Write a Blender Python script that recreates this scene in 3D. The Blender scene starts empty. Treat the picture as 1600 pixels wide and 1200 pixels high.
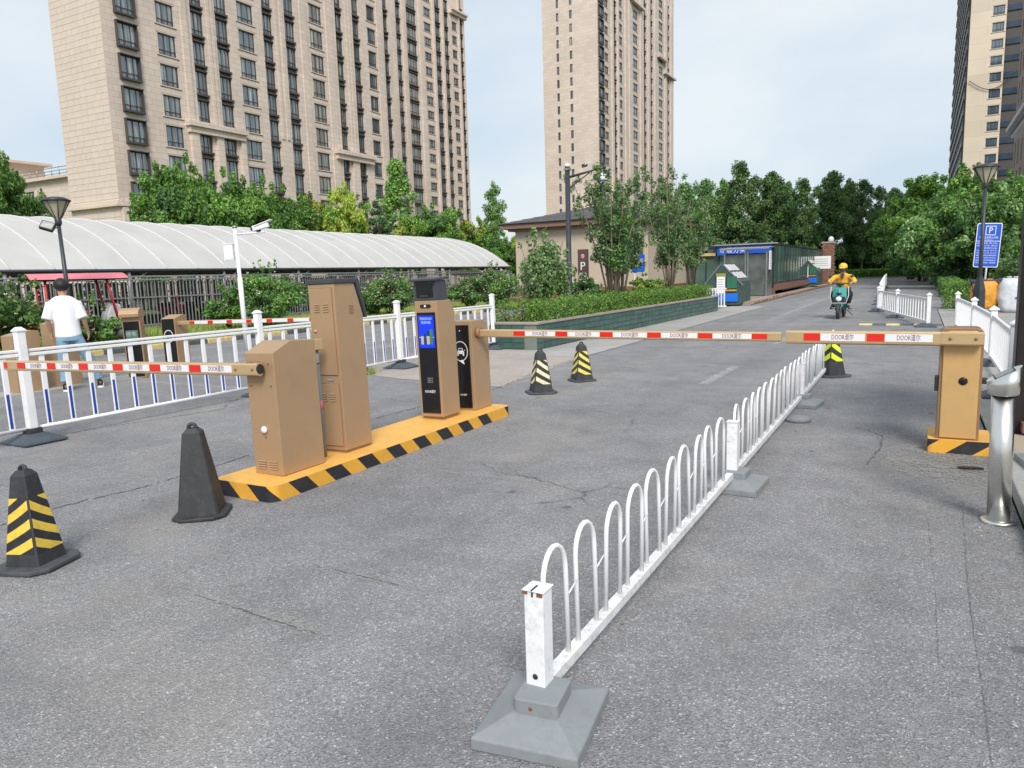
import bpy, bmesh, math, random
import numpy as np
from mathutils import Vector, Matrix, Euler

# ------------------------------------------------------------------ camera, sky, sun, exposure
scene = bpy.context.scene
COL = scene.collection
R = math.radians
CAM_YAW, CAM_PITCH, CAM_ROLL, CAM_F, CAM_H = .50035, .1447, -.03006, 1160.4, 1.6

def camera_matrix():
    y, p, r = CAM_YAW, CAM_PITCH, CAM_ROLL
    f = Vector((-math.sin(y)*math.cos(p), math.cos(y)*math.cos(p), -math.sin(p)))
    r0 = Vector((math.cos(y), math.sin(y), 0)); u0 = r0.cross(f)
    rr = r0*math.cos(r) + u0*math.sin(r); uu = -r0*math.sin(r) + u0*math.cos(r)
    b = -f
    return Matrix(((rr.x, uu.x, b.x, 0), (rr.y, uu.y, b.y, 0), (rr.z, uu.z, b.z, CAM_H), (0, 0, 0, 1)))

cam_data = bpy.data.cameras.new('camera')
cam_data.sensor_fit = 'HORIZONTAL'; cam_data.sensor_width = 36.0
cam_data.lens = CAM_F/1600*36.0
cam_data.clip_start = .05; cam_data.clip_end = 3000
cam = bpy.data.objects.new('camera', cam_data); COL.objects.link(cam)
cam.matrix_world = camera_matrix()
scene.camera = cam

SUN_EL, SUN_AZ = R(43), R(146)      # azimuth clockwise from +Y: behind the camera, veiled by cloud
world = bpy.data.worlds.new('World'); scene.world = world; world.use_nodes = True
wt = world.node_tree; wt.nodes.clear()
def wn(t, **k):
    n = wt.nodes.new(t)
    for a, v in k.items(): setattr(n, a, v)
    return n
w_out = wn('ShaderNodeOutputWorld'); w_bg = wn('ShaderNodeBackground'); w_bg.inputs['Strength'].default_value = .1
w_sky = wn('ShaderNodeTexSky', sky_type='NISHITA', sun_disc=False, sun_elevation=SUN_EL, sun_rotation=SUN_AZ)
w_sky.dust_density = 3.0
w_tc = wn('ShaderNodeTexCoord')
w_map = wn('ShaderNodeMapping'); w_map.inputs['Scale'].default_value = (1.6, 1.6, 3.4)
w_no = wn('ShaderNodeTexNoise'); w_no.inputs['Scale'].default_value = 1.35; w_no.inputs['Detail'].default_value = 5; w_no.inputs['Roughness'].default_value = .5
w_rp = wn('ShaderNodeValToRGB')
w_rp.color_ramp.elements[0].position = .36; w_rp.color_ramp.elements[0].color = (5.5, 6.5, 7.5, 1)
w_rp.color_ramp.elements[1].position = .62; w_rp.color_ramp.elements[1].color = (7.4, 7.9, 8.15, 1)
w_mx = wn('ShaderNodeMixRGB'); w_mx.inputs['Fac'].default_value = .86
L = wt.links.new
L(w_tc.outputs['Generated'], w_map.inputs['Vector']); L(w_map.outputs['Vector'], w_no.inputs['Vector'])
L(w_no.outputs['Fac'], w_rp.inputs['Fac']); L(w_sky.outputs['Color'], w_mx.inputs['Color1']); L(w_rp.outputs['Color'], w_mx.inputs['Color2'])
L(w_mx.outputs['Color'], w_bg.inputs['Color']); L(w_bg.outputs['Background'], w_out.inputs['Surface'])

sun_data = bpy.data.lights.new('sun', 'SUN'); sun_data.energy = 2.7; sun_data.angle = R(22); sun_data.color = (1.0, .955, .89)
sun = bpy.data.objects.new('sun', sun_data); COL.objects.link(sun)
sd = Vector((math.sin(SUN_AZ)*math.cos(SUN_EL), math.cos(SUN_AZ)*math.cos(SUN_EL), math.sin(SUN_EL)))
sun.rotation_euler = sd.to_track_quat('Z', 'Y').to_euler(); sun.location = (0, -5, 30)

vs = scene.view_settings
vs.view_transform = 'Standard'; vs.look = 'None'; vs.exposure = 0.3; vs.gamma = 1.0; vs.use_curve_mapping = False
scene.render.engine = 'CYCLES'
scene.cycles.max_bounces = 8; scene.cycles.transparent_max_bounces = 12
scene.cycles.caustics_reflective = False; scene.cycles.caustics_refractive = False

# ------------------------------------------------------------------ materials
def nmat(name):
    m = bpy.data.materials.new(name); m.use_nodes = True
    nt = m.node_tree; b = nt.nodes['Principled BSDF']
    return m, nt, b
def node(nt, t, ins=None, **k):
    n = nt.nodes.new(t)
    for a, v in k.items(): setattr(n, a, v)
    for a, v in (ins or {}).items(): n.inputs[a].default_value = v
    return n
def ramp(nt, stops):
    n = nt.nodes.new('ShaderNodeValToRGB'); e = n.color_ramp.elements
    while len(e) < len(stops): e.new(.5)
    for i, (p, c) in enumerate(stops):
        e[i].position = p; e[i].color = (c, c, c, 1) if not hasattr(c, '__len__') else (*c, 1)
    return n

def mat(name, col, rough=.5, metal=0., vary=.12, scale=6., bump=0., bscale=60., spec=.5, dirt=0., objrand=0., coat=0.):
    """plain surface with mottled colour, optional grime and fine relief"""
    m, nt, b = nmat(name); l = nt.links.new
    tc = node(nt, 'ShaderNodeTexCoord')
    no = node(nt, 'ShaderNodeTexNoise', {'Scale': scale, 'Detail': 5., 'Roughness': .6})
    l(tc.outputs['Object'], no.inputs['Vector'])
    c1 = tuple(max(0, x*(1-vary)) for x in col); c2 = tuple(min(1, x*(1+vary)) for x in col)
    rp = ramp(nt, [(.3, c1), (.7, c2)]); l(no.outputs['Fac'], rp.inputs['Fac'])
    out = rp.outputs['Color']
    if dirt:
        n2 = node(nt, 'ShaderNodeTexNoise', {'Scale': scale*2.3, 'Detail': 8., 'Roughness': .75})
        l(tc.outputs['Object'], n2.inputs['Vector'])
        r2 = ramp(nt, [(.5, 0.), (.72, dirt)]); l(n2.outputs['Fac'], r2.inputs['Fac'])
        mx = node(nt, 'ShaderNodeMixRGB'); mx.inputs['Color2'].default_value = (.13, .11, .09, 1)
        l(r2.outputs['Color'], mx.inputs['Fac']); l(out, mx.inputs['Color1']); out = mx.outputs['Color']
    if objrand:
        oi = node(nt, 'ShaderNodeObjectInfo')
        mr = node(nt, 'ShaderNodeMapRange', {'To Min': 1-objrand, 'To Max': 1+objrand}); l(oi.outputs['Random'], mr.inputs['Value'])
        hs = node(nt, 'ShaderNodeHueSaturation'); l(mr.outputs['Result'], hs.inputs['Value']); l(out, hs.inputs['Color']); out = hs.outputs['Color']
    l(out, b.inputs['Base Color'])
    rr = node(nt, 'ShaderNodeMapRange', {'To Min': max(0, rough-.08), 'To Max': min(1, rough+.1)})
    l(no.outputs['Fac'], rr.inputs['Value']); l(rr.outputs['Result'], b.inputs['Roughness'])
    b.inputs['Metallic'].default_value = metal; b.inputs['Specular IOR Level'].default_value = spec
    b.inputs['Coat Weight'].default_value = coat
    if bump:
        n3 = node(nt, 'ShaderNodeTexNoise', {'Scale': bscale, 'Detail': 4.}); l(tc.outputs['Object'], n3.inputs['Vector'])
        bp = node(nt, 'ShaderNodeBump', {'Strength': bump, 'Distance': .01}); l(n3.outputs['Fac'], bp.inputs['Height']); l(bp.outputs['Normal'], b.inputs['Normal'])
    return m

def leaf_mat(name, dark, light, trans=.3):
    m, nt, b = nmat(name); l = nt.links.new
    g = node(nt, 'ShaderNodeNewGeometry'); oi = node(nt, 'ShaderNodeObjectInfo')
    rp = ramp(nt, [(0., dark), (.55, tuple((a+c)/2 for a, c in zip(dark, light))), (1., light)])
    l(g.outputs['Random Per Island'], rp.inputs['Fac'])
    hs = node(nt, 'ShaderNodeHueSaturation', {'Saturation': .9}); mr = node(nt, 'ShaderNodeMapRange', {'To Min': .85, 'To Max': 1.35})
    l(oi.outputs['Random'], mr.inputs['Value']); l(mr.outputs['Result'], hs.inputs['Value']); l(rp.outputs['Color'], hs.inputs['Color'])
    l(hs.outputs['Color'], b.inputs['Base Color']); b.inputs['Roughness'].default_value = .55; b.inputs['Specular IOR Level'].default_value = .3
    t = node(nt, 'ShaderNodeBsdfTranslucent'); l(hs.outputs['Color'], t.inputs['Color'])
    mx = node(nt, 'ShaderNodeMixShader', {'Fac': trans}); l(b.outputs['BSDF'], mx.inputs[1]); l(t.outputs['BSDF'], mx.inputs[2])
    l(mx.outputs['Shader'], nt.nodes['Material Output'].inputs['Surface'])
    return m

def asphalt_mat():
    m, nt, b = nmat('worn_asphalt'); l = nt.links.new
    g = node(nt, 'ShaderNodeNewGeometry'); P = g.outputs['Position']
    def noise(s, d=4., r=.6, vec=None, dist=0.):
        n = node(nt, 'ShaderNodeTexNoise', {'Scale': s, 'Detail': d, 'Roughness': r, 'Distortion': dist}); l(vec or P, n.inputs['Vector']); return n
    def mix(a, c, f, typ='MIX'):
        n = node(nt, 'ShaderNodeMixRGB', blend_type=typ)
        for s, v in (('Color1', a), ('Color2', c), ('Fac', f)):
            if hasattr(v, 'is_output'): l(v, n.inputs[s])
            elif s == 'Fac': n.inputs[s].default_value = v
            else: n.inputs[s].default_value = (*v, 1)
        return n.outputs['Color']
    # broad tone: worn cool grey with warmer, dustier areas
    big = noise(.35, 5.); r1 = ramp(nt, [(.3, (.222, .221, .232)), (.52, (.250, .248, .258)), (.72, (.275, .268, .270))]); l(big.outputs['Fac'], r1.inputs['Fac'])
    med = noise(2.2, 6., .7); r2 = ramp(nt, [(.3, .84), (.7, 1.13)]); l(med.outputs['Fac'], r2.inputs['Fac'])
    c = mix(r1.outputs['Color'], r2.outputs['Color'], 1., 'MULTIPLY')
    # tyre-polished lanes along the road
    mp = node(nt, 'ShaderNodeMapping'); mp.inputs['Scale'].default_value = (1.15, .045, 1); l(P, mp.inputs['Vector'])
    ln = noise(1., 3., .5, mp.outputs['Vector']); r3 = ramp(nt, [(.35, .9), (.65, 1.08)]); l(ln.outputs['Fac'], r3.inputs['Fac'])
    c = mix(c, r3.outputs['Color'], 1., 'MULTIPLY')
    # stone chips: pale grains, brown grains and dark pores
    v1 = node(nt, 'ShaderNodeTexVoronoi', {'Scale': 150., 'Randomness': 1.}); l(P, v1.inputs['Vector'])
    sp = node(nt, 'ShaderNodeSeparateColor'); l(v1.outputs['Color'], sp.inputs['Color'])
    gr = ramp(nt, [(0., .56), (.25, .84), (.6, 1.02), (.86, 1.18), (.955, 1.6), (1., 2.4)]); l(sp.outputs['Red'], gr.inputs['Fac'])
    c = mix(c, gr.outputs['Color'], .85, 'MULTIPLY')
    v2 = node(nt, 'ShaderNodeTexVoronoi', {'Scale': 62., 'Randomness': 1.}); l(P, v2.inputs['Vector'])
    s2 = node(nt, 'ShaderNodeSeparateColor'); l(v2.outputs['Color'], s2.inputs['Color'])
    g2 = ramp(nt, [(0., .86), (.5, 1.), (.95, 1.05), (1., 1.35)]); l(s2.outputs['Green'], g2.inputs['Fac'])
    c = mix(c, g2.outputs['Color'], .6, 'MULTIPLY')
    # pale dust drifted into patches
    du = noise(.55, 7., .65, None, .6); rd = ramp(nt, [(.53, 0.), (.70, .5)]); l(du.outputs['Fac'], rd.inputs['Fac'])
    c = mix(c, (.33, .305, .285), rd.outputs['Color'])
    # small dark oil spots
    v3 = node(nt, 'ShaderNodeTexVoronoi', {'Scale': 1.7, 'Randomness': 1.}); l(mix(P, noise(9.).outputs['Color'], .03), v3.inputs['Vector'])
    ro = ramp(nt, [(.045, .55), (.075, 0.)]); l(v3.outputs['Distance'], ro.inputs['Fac'])
    c = mix(c, (.07, .07, .075), ro.outputs['Color'])
    pt = noise(.8, 6., .6, None, .3); rpz = ramp(nt, [(.36, .28), (.47, 0.)]); l(pt.outputs['Fac'], rpz.inputs['Fac'])
    c = mix(c, (.135, .135, .145), rpz.outputs['Color'])
    # hairline cracks, only in some areas
    wob = noise(1.4, 5., .7); pv = mix(P, wob.outputs['Color'], .28)
    v4 = node(nt, 'ShaderNodeTexVoronoi', {'Scale': .42, 'Randomness': 1.}, feature='DISTANCE_TO_EDGE'); l(pv, v4.inputs['Vector'])
    rc = ramp(nt, [(.0012, 1.), (.0042, 0.)]); l(v4.outputs['Distance'], rc.inputs['Fac'])
    mk = noise(.5, 2.); rm = ramp(nt, [(.55, 0.), (.62, .75)]); l(mk.outputs['Fac'], rm.inputs['Fac'])
    crack = mix(rc.outputs['Color'], rm.outputs['Color'], 1., 'MULTIPLY')
    c = mix(c, (.055, .053, .055), crack)
    l(c, b.inputs['Base Color']); b.inputs['Roughness'].default_value = .9; b.inputs['Specular IOR Level'].default_value = .25
    bp = node(nt, 'ShaderNodeBump', {'Strength': .75, 'Distance': .006}); l(v1.outputs['Distance'], bp.inputs['Height'])
    b2 = node(nt, 'ShaderNodeBump', {'Strength': .35, 'Distance': .02}); l(med.outputs['Fac'], b2.inputs['Height']); l(bp.outputs['Normal'], b2.inputs['Normal'])
    l(b2.outputs['Normal'], b.inputs['Normal'])
    return m

def concrete_mat(name, col, spots=.25):
    m, nt, b = nmat(name); l = nt.links.new
    g = node(nt, 'ShaderNodeNewGeometry'); P = g.outputs['Position']
    n1 = node(nt, 'ShaderNodeTexNoise', {'Scale': .9, 'Detail': 8., 'Roughness': .7}); l(P, n1.inputs['Vector'])
    r1 = ramp(nt, [(.28, tuple(x*(1-spots) for x in col)), (.5, col), (.75, tuple(min(1, x*(1+spots*.7)) for x in col))]); l(n1.outputs['Fac'], r1.inputs['Fac'])
    v = node(nt, 'ShaderNodeTexVoronoi', {'Scale': 90.}); l(P, v.inputs['Vector'])
    s = node(nt, 'ShaderNodeSeparateColor'); l(v.outputs['Color'], s.inputs['Color'])
    r2 = ramp(nt, [(0., .8), (.8, 1.05), (1., 1.3)]); l(s.outputs['Red'], r2.inputs['Fac'])
    mx = node(nt, 'ShaderNodeMixRGB', blend_type='MULTIPLY'); mx.inputs['Fac'].default_value = .7
    l(r1.outputs['Color'], mx.inputs['Color1']); l(r2.outputs['Color'], mx.inputs['Color2'])
    l(mx.outputs['Color'], b.inputs['Base Color']); b.inputs['Roughness'].default_value = .9; b.inputs['Specular IOR Level'].default_value = .2
    bp = node(nt, 'ShaderNodeBump', {'Strength': .4, 'Distance': .006}); l(n1.outputs['Fac'], bp.inputs['Height']); l(bp.outputs['Normal'], b.inputs['Normal'])
    return m

def worn_paint_mat(name, col, keep=.5, scale=5.):
    """thin road paint with the road showing through where it has worn off"""
    m, nt, b = nmat(name); l = nt.links.new
    g = node(nt, 'ShaderNodeNewGeometry'); P = g.outputs['Position']
    n1 = node(nt, 'ShaderNodeTexNoise', {'Scale': scale, 'Detail': 8., 'Roughness': .75}); l(P, n1.inputs['Vector'])
    v = node(nt, 'ShaderNodeTexVoronoi', {'Scale': 80.}); l(P, v.inputs['Vector'])
    s = node(nt, 'ShaderNodeSeparateColor'); l(v.outputs['Color'], s.inputs['Color'])
    ad = node(nt, 'ShaderNodeMath', operation='MULTIPLY_ADD'); l(s.outputs['Red'], ad.inputs[0]); ad.inputs[1].default_value = .35; l(n1.outputs['Fac'], ad.inputs[2])
    r = ramp(nt, [(.5+keep*.35, 1.), (.66+keep*.35, 0.)]); l(ad.outputs['Value'], r.inputs['Fac'])
    b.inputs['Base Color'].default_value = (*col, 1); b.inputs['Roughness'].default_value = .8
    mu = node(nt, 'ShaderNodeMath', operation='MULTIPLY'); l(r.outputs['Color'], mu.inputs[0]); mu.inputs[1].default_value = min(1., keep+.25)
    l(mu.outputs['Value'], b.inputs['Alpha'])
    return m

def stone_wall_mat(name, col, bw=1.1, bh=.55, axis='Y', joint=.72):
    """stone cladding too far away to tell its panels apart: courses with fine joints"""
    m, nt, b = nmat(name); l = nt.links.new
    g = node(nt, 'ShaderNodeNewGeometry'); sp = node(nt, 'ShaderNodeSeparateXYZ'); l(g.outputs['Position'], sp.inputs['Vector'])
    ad = node(nt, 'ShaderNodeMath', operation='ADD'); l(sp.outputs['X'], ad.inputs[0]); l(sp.outputs['Y'], ad.inputs[1])
    cb = node(nt, 'ShaderNodeCombineXYZ'); l(ad.outputs['Value'], cb.inputs['X']); l(sp.outputs['Z'], cb.inputs['Y'])
    br = node(nt, 'ShaderNodeTexBrick', {'Scale': 1., 'Mortar Size': .022, 'Brick Width': bw, 'Row Height': bh, 'Bias': 0.})
    c1 = tuple(x*.93 for x in col); c2 = tuple(min(1, x*1.06) for x in col)
    br.inputs['Color1'].default_value = (*c1, 1); br.inputs['Color2'].default_value = (*c2, 1); br.inputs['Mortar'].default_value = (*[x*joint for x in col], 1)
    l(cb.outputs['Vector'], br.inputs['Vector'])
    n1 = node(nt, 'ShaderNodeTexNoise', {'Scale': .16, 'Detail': 4.}); l(g.outputs['Position'], n1.inputs['Vector'])
    r1 = ramp(nt, [(.3, .93), (.7, 1.05)]); l(n1.outputs['Fac'], r1.inputs['Fac'])
    mx = node(nt, 'ShaderNodeMixRGB', blend_type='MULTIPLY'); mx.inputs['Fac'].default_value = 1.
    l(br.outputs['Color'], mx.inputs['Color1']); l(r1.outputs['Color'], mx.inputs['Color2']); l(mx.outputs['Color'], b.inputs['Base Color'])
    b.inputs['Roughness'].default_value = .75
    return m

def window_glass_mat(name, dark, light, thr=.7):
    """glass over dim rooms; some rooms have pale curtains behind the pane"""
    m, nt, b = nmat(name); l = nt.links.new
    oi = node(nt, 'ShaderNodeObjectInfo'); tc = node(nt, 'ShaderNodeTexCoord')
    wv = node(nt, 'ShaderNodeTexNoise', {'Scale': 1.3, 'Detail': 1.}); 
    mp = node(nt, 'ShaderNodeMapping'); mp.inputs['Scale'].default_value = (2.2, 1, .15); l(tc.outputs['Object'], mp.inputs['Vector'])
    ad = node(nt, 'ShaderNodeVectorMath', operation='ADD'); l(mp.outputs['Vector'], ad.inputs[0])
    ml = node(nt, 'ShaderNodeMath', operation='MULTIPLY'); l(oi.outputs['Random'], ml.inputs[0]); ml.inputs[1].default_value = 57.
    cb = node(nt, 'ShaderNodeCombineXYZ'); l(ml.outputs['Value'], cb.inputs['X']); l(cb.outputs['Vector'], ad.inputs[1]); l(ad.outputs['Vector'], wv.inputs['Vector'])
    r = ramp(nt, [(.45, dark), (thr, tuple((a+c)/2 for a, c in zip(dark, light))), (thr+.12, light)]); l(wv.outputs['Fac'], r.inputs['Fac'])
    l(r.outputs['Color'], b.inputs['Base Color']); b.inputs['Roughness'].default_value = .05; b.inputs['Specular IOR Level'].default_value = .5; b.inputs['IOR'].default_value = 2.3
    return m

M = {}
M['asphalt'] = asphalt_mat()
M['concrete'] = concrete_mat('pale_concrete', (.37, .365, .355))
M['concrete_dust'] = concrete_mat('dusty_concrete', (.38, .335, .31), .2)
M['paving'] = concrete_mat('paving_stone', (.34, .335, .32), .3)
M['kerb'] = concrete_mat('kerb_stone', (.36, .355, .34), .3)
M['soil'] = concrete_mat('dry_soil', (.16, .125, .09), .3)
M['verge'] = concrete_mat('verge_ground', (.10, .125, .045), .35)
M['paint_white'] = worn_paint_mat('worn_white_road_paint', (.62, .62, .62), .3)
M['paint_yellow'] = worn_paint_mat('worn_yellow_road_paint', (.55, .49, .33), .12)
M['paint_hump'] = mat('hump_yellow', (.62, .5, .22), .8, vary=.25, scale=8, dirt=.5)
M['hump_black'] = mat('hump_black', (.09, .09, .095), .8, vary=.2)
M['white'] = mat('white_painted_metal', (.83, .83, .85), .38, vary=.05, scale=4, dirt=.12, bump=.03, bscale=40)
M['white_old'] = mat('chipped_white_paint', (.82, .82, .84), .45, vary=.06, scale=7, dirt=.38, bump=.08, bscale=50)
M['white_beam'] = mat('scuffed_white_beam', (.72, .72, .72), .5, vary=.1, scale=12, dirt=.6, bump=.1, bscale=60)
M['rust'] = mat('rust', (.2, .07, .03), .9, vary=.4, scale=60)
M['blue'] = mat('blue_reflective', (.02, .06, .36), .35, vary=.1)
M['tan'] = mat('tan_cabinet_paint', (.435, .285, .165), .36, .22, vary=.05, scale=2, bump=.015, bscale=300, dirt=.12)
M['tan_dark'] = mat('tan_cabinet_trim', (.28, .16, .085), .42, vary=.05)
M['ochre'] = mat('ochre_cabinet_paint', (.60, .375, .155), .36, .15, vary=.04, scale=3, bump=.02, bscale=200, dirt=.1)
M['boom'] = mat('bronze_boom_metal', (.55, .39, .21), .32, .25, vary=.05, scale=3, dirt=.1)
M['black'] = mat('black_gloss_panel', (.010, .010, .012), .16, vary=.1, spec=.5)
M['black_matt'] = mat('black_matt', (.025, .026, .03), .5, vary=.15)
M['dark_metal'] = mat('dark_metal', (.035, .04, .05), .4, vary=.15)
M['charcoal'] = mat('charcoal_hood', (.05, .055, .07), .45, vary=.1)
M['rubber'] = mat('black_rubber', (.030, .032, .036), .6, vary=.25, scale=9, dirt=.35, bump=.1, bscale=80)
M['rubber_top'] = mat('scuffed_rubber', (.06, .065, .075), .7, vary=.3, scale=12, dirt=.5, bump=.15, bscale=60)
M['rubber_blue'] = mat('bluish_rubber', (.055, .075, .095), .65, vary=.2, scale=9, dirt=.5, bump=.1)
M['base_grey'] = mat('grey_plastic_base', (.235, .255, .27), .6, vary=.08, scale=5, dirt=.35, bump=.12, bscale=35)
M['cone_yellow'] = mat('reflective_yellow', (.78, .54, .07), .42, vary=.12, scale=14, dirt=.45)
M['cone_pale'] = mat('faded_reflective', (.72, .66, .42), .45, vary=.15, scale=18, dirt=.4)
M['cone_lemon'] = mat('reflective_lemon', (.72, .62, .12), .45, vary=.15, scale=18, dirt=.4)
M['cone_lime'] = mat('reflective_lime', (.70, .82, .03), .4, vary=.06, scale=10, dirt=.1)
M['isl_yellow'] = mat('island_yellow_paint', (.78, .40, .045), .55, vary=.06, scale=5, dirt=.2, bump=.12, bscale=30)
M['isl_top'] = mat('island_top_paint', (.80, .44, .10), .6, vary=.06, scale=4, dirt=.25, bump=.15, bscale=25)
M['isl_black'] = mat('island_black_paint', (.022, .022, .027), .55, vary=.2, scale=6, dirt=.2)
M['red'] = mat('red_reflective', (.72, .02, .012), .35, vary=.04)
M['strip_white'] = mat('white_reflective', (.78, .79, .82), .35, vary=.03)
M['maroon'] = mat('maroon_print', (.17, .03, .05), .5, vary=.02)
M['print_white'] = mat('white_print', (.85, .85, .85), .5, vary=.02)
M['print_grey'] = mat('grey_print', (.45, .45, .45), .5, vary=.02)
M['steel'] = mat('brushed_steel', (.72, .71, .68), .27, 1., vary=.05, scale=3, bump=.01, bscale=200)
M['steel_dull'] = mat('dull_steel', (.35, .36, .36), .4, .8, vary=.15)
M['galv'] = mat('galvanised_grey', (.30, .31, .31), .5, .3, vary=.1, scale=4, dirt=.2)
M['tile'] = mat('glazed_green_tile', (.045, .105, .09), .32, vary=.25, scale=3, dirt=.15, objrand=.22)
M['grout'] = mat('tile_grout', (.17, .20, .17), .8, vary=.1)
M['coping'] = mat('stone_coping', (.34, .28, .25), .8, vary=.15, scale=3)
M['brick'] = mat('brick', (.27, .13, .09), .85, vary=.25, scale=9, objrand=.25)
M['brick_pale'] = mat('pale_brick', (.33, .24, .17), .85, vary=.25, scale=9, objrand=.25)
M['tower_wall'] = stone_wall_mat('beige_stone_cladding', (.66, .555, .48))
M['tower_wall_far'] = stone_wall_mat('beige_stone_cladding_far', (.66, .56, .49), 1.4, .7, joint=.8)
M['tower_wall_pale'] = stone_wall_mat('cream_render', (.66, .56, .45), 6., 2.7, joint=.75)
M['stone_panel'] = mat('stone_panel', (.66, .555, .48), .72, vary=.035, scale=.8, objrand=.03, bump=.03, bscale=4)
M['stone_joint'] = mat('stone_joint', (.45, .37, .30), .9, vary=.05)
M['stone_trim'] = mat('stone_trim', (.63, .53, .44), .75, vary=.06, scale=.5)
M['brown_wall'] = stone_wall_mat('brown_grey_wall', (.30, .235, .21), 2., .8)
M['spandrel'] = mat('window_spandrel', (.24, .19, .175), .5, vary=.15, scale=1)
M['frame'] = mat('dark_window_frame', (.075, .066, .063), .45, vary=.1)
M['pane'] = window_glass_mat('window_glass', (.075, .105, .12), (.42, .46, .45), .60)
M['pane_blue'] = window_glass_mat('blue_window_glass', (.05, .09, .14), (.25, .32, .38))
M['pane_green'] = mat('dark_green_glass', (.085, .16, .13), .08, vary=.3, scale=.8, spec=.55, objrand=.35)
M['pane_dark'] = mat('dark_door_glass', (.11, .125, .12), .15, vary=.35, scale=2, spec=.6)
M['balcony'] = mat('dark_balcony_glazing', (.035, .055, .085), .2, vary=.3, scale=.4)
M['house_wall'] = mat('peach_render', (.51, .42, .335), .8, vary=.05, scale=.6, dirt=.06)
M['house_base'] = mat('brown_plinth', (.20, .10, .07), .8, vary=.2)
M['shingle'] = mat('grey_shingle', (.10, .10, .105), .8, vary=.3, scale=5, objrand=.2)
M['fascia'] = mat('brown_fascia', (.22, .13, .10), .6, vary=.1)
M['membrane'] = mat('white_roof_membrane', (.50, .492, .48), .55, vary=.07, scale=.5, dirt=.10)
M['membrane_seam'] = mat('roof_seam', (.60, .59, .58), .6, vary=.05)
M['pink'] = mat('faded_red_canopy', (.66, .20, .24), .6, vary=.12, scale=3)
M['trike_red'] = mat('red_trike_paint', (.42, .02, .035), .4, vary=.15)
M['lamp_glass'] = mat('yellowed_lamp_glass', (.48, .44, .32), .35, vary=.12, scale=6)
M['camera_white'] = mat('white_camera_plastic', (.78, .78, .80), .35, vary=.04)
M['sign_blue'] = mat('sign_blue', (.015, .10, .62), .4, vary=.05)
M['sign_brown'] = mat('sign_brown', (.10, .055, .05), .5, vary=.1)
M['bark'] = mat('bark', (.13, .095, .07), .9, vary=.3, scale=9, bump=.3, bscale=25)
M['bark_pale'] = mat('pale_bark', (.22, .17, .13), .85, vary=.25, scale=9)
M['skin'] = mat('skin', (.50, .29, .20), .5, vary=.06)
M['hair'] = mat('black_hair', (.012, .011, .012), .55, vary=.3, scale=40, bump=.4, bscale=70)
M['tee'] = mat('white_cotton', (.80, .80, .83), .85, vary=.03, scale=8, bump=.15, bscale=14)
M['jeans'] = mat('light_denim', (.20, .34, .46), .85, vary=.25, scale=7, bump=.15, bscale=60)
M['shoe'] = mat('black_canvas', (.016, .016, .02), .7, vary=.2)
M['vest'] = mat('yellow_jacket', (.80, .42, .03), .7, vary=.12, scale=9, bump=.2, bscale=20)
M['helmet'] = mat('yellow_helmet', (.78, .50, .05), .3, vary=.08)
M['dark_cloth'] = mat('dark_cloth', (.014, .016, .022), .8, vary=.2)
M['purple'] = mat('purple_cloth', (.07, .045, .16), .8, vary=.2)
M['teal'] = mat('teal_scooter_paint', (.05, .30, .28), .28, vary=.06)
M['scooter_white'] = mat('white_scooter_paint', (.62, .62, .64), .35, vary=.08)
M['scooter_grey'] = mat('grey_scooter_paint', (.16, .18, .2), .35, vary=.15)
M['car_white'] = mat('white_car_paint', (.72, .72, .75), .25, vary=.03, coat=.4)
M['orange_sack'] = mat('orange_sack', (.66, .30, .03), .6, vary=.25, scale=7, bump=.9, bscale=9)
M['white_sack'] = mat('white_sack', (.62, .64, .70), .65, vary=.15, scale=8, bump=.5, bscale=12)
M['bin_blue'] = mat('bright_blue_panel', (.01, .16, .75), .45, vary=.08)
M['bin_green'] = mat('dark_green_bin', (.05, .085, .082), .45, vary=.15)
M['panel_green'] = mat('painted_green_panel', (.03, .15, .09), .5, vary=.2, scale=4)
M['lamp_white'] = mat('white_globe', (.82, .82, .82), .3, vary=.02)
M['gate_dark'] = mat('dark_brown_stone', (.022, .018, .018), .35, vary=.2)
M['soffit'] = mat('red_brown_soffit', (.12, .05, .04), .6, vary=.15)
M['grey_slab'] = mat('grey_trim', (.42, .42, .43), .5, vary=.08)
M['petal_pink'] = mat('pink_petal', (.62, .33, .36), .7, vary=.2)
M['petal_white'] = mat('white_petal', (.68, .62, .58), .7, vary=.15)
M['leaf_mid'] = leaf_mat('leaf_mid_green', (0.069, 0.186, 0.029), (0.219, 0.438, 0.060))
M['leaf_dark'] = leaf_mat('leaf_dark_green', (0.037, 0.110, 0.032), (0.127, 0.274, 0.072))
M['leaf_poplar'] = leaf_mat('leaf_poplar', (0.097, 0.259, 0.074), (0.365, 0.500, 0.172))
M['leaf_lime'] = leaf_mat('leaf_lime', (0.277, 0.438, 0.029), (0.500, 0.500, 0.060))
M['leaf_hedge'] = leaf_mat('leaf_hedge', (0.065, 0.186, 0.021), (0.277, 0.500, 0.044))
M['leaf_pine'] = leaf_mat('leaf_pine', (0.050, 0.127, 0.055), (0.124, 0.238, 0.090), .15)
M['leaf_myrtle'] = leaf_mat('leaf_myrtle', (0.090, 0.186, 0.065), (0.300, 0.438, 0.176))
M['leaf_rose'] = leaf_mat('leaf_rose', (0.037, 0.110, 0.029), (0.162, 0.285, 0.069))
M['grass'] = leaf_mat('grass_blade', (0.139, 0.263, 0.030), (0.462, 0.500, 0.101))
def emit_mat(name, col, s):
    m, nt, b = nmat(name); b.inputs['Base Color'].default_value = (*[c*.2 for c in col], 1)
    b.inputs['Emission Color'].default_value = (*col, 1); b.inputs['Emission Strength'].default_value = s; b.inputs['Roughness'].default_value = .2
    return m
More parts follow.
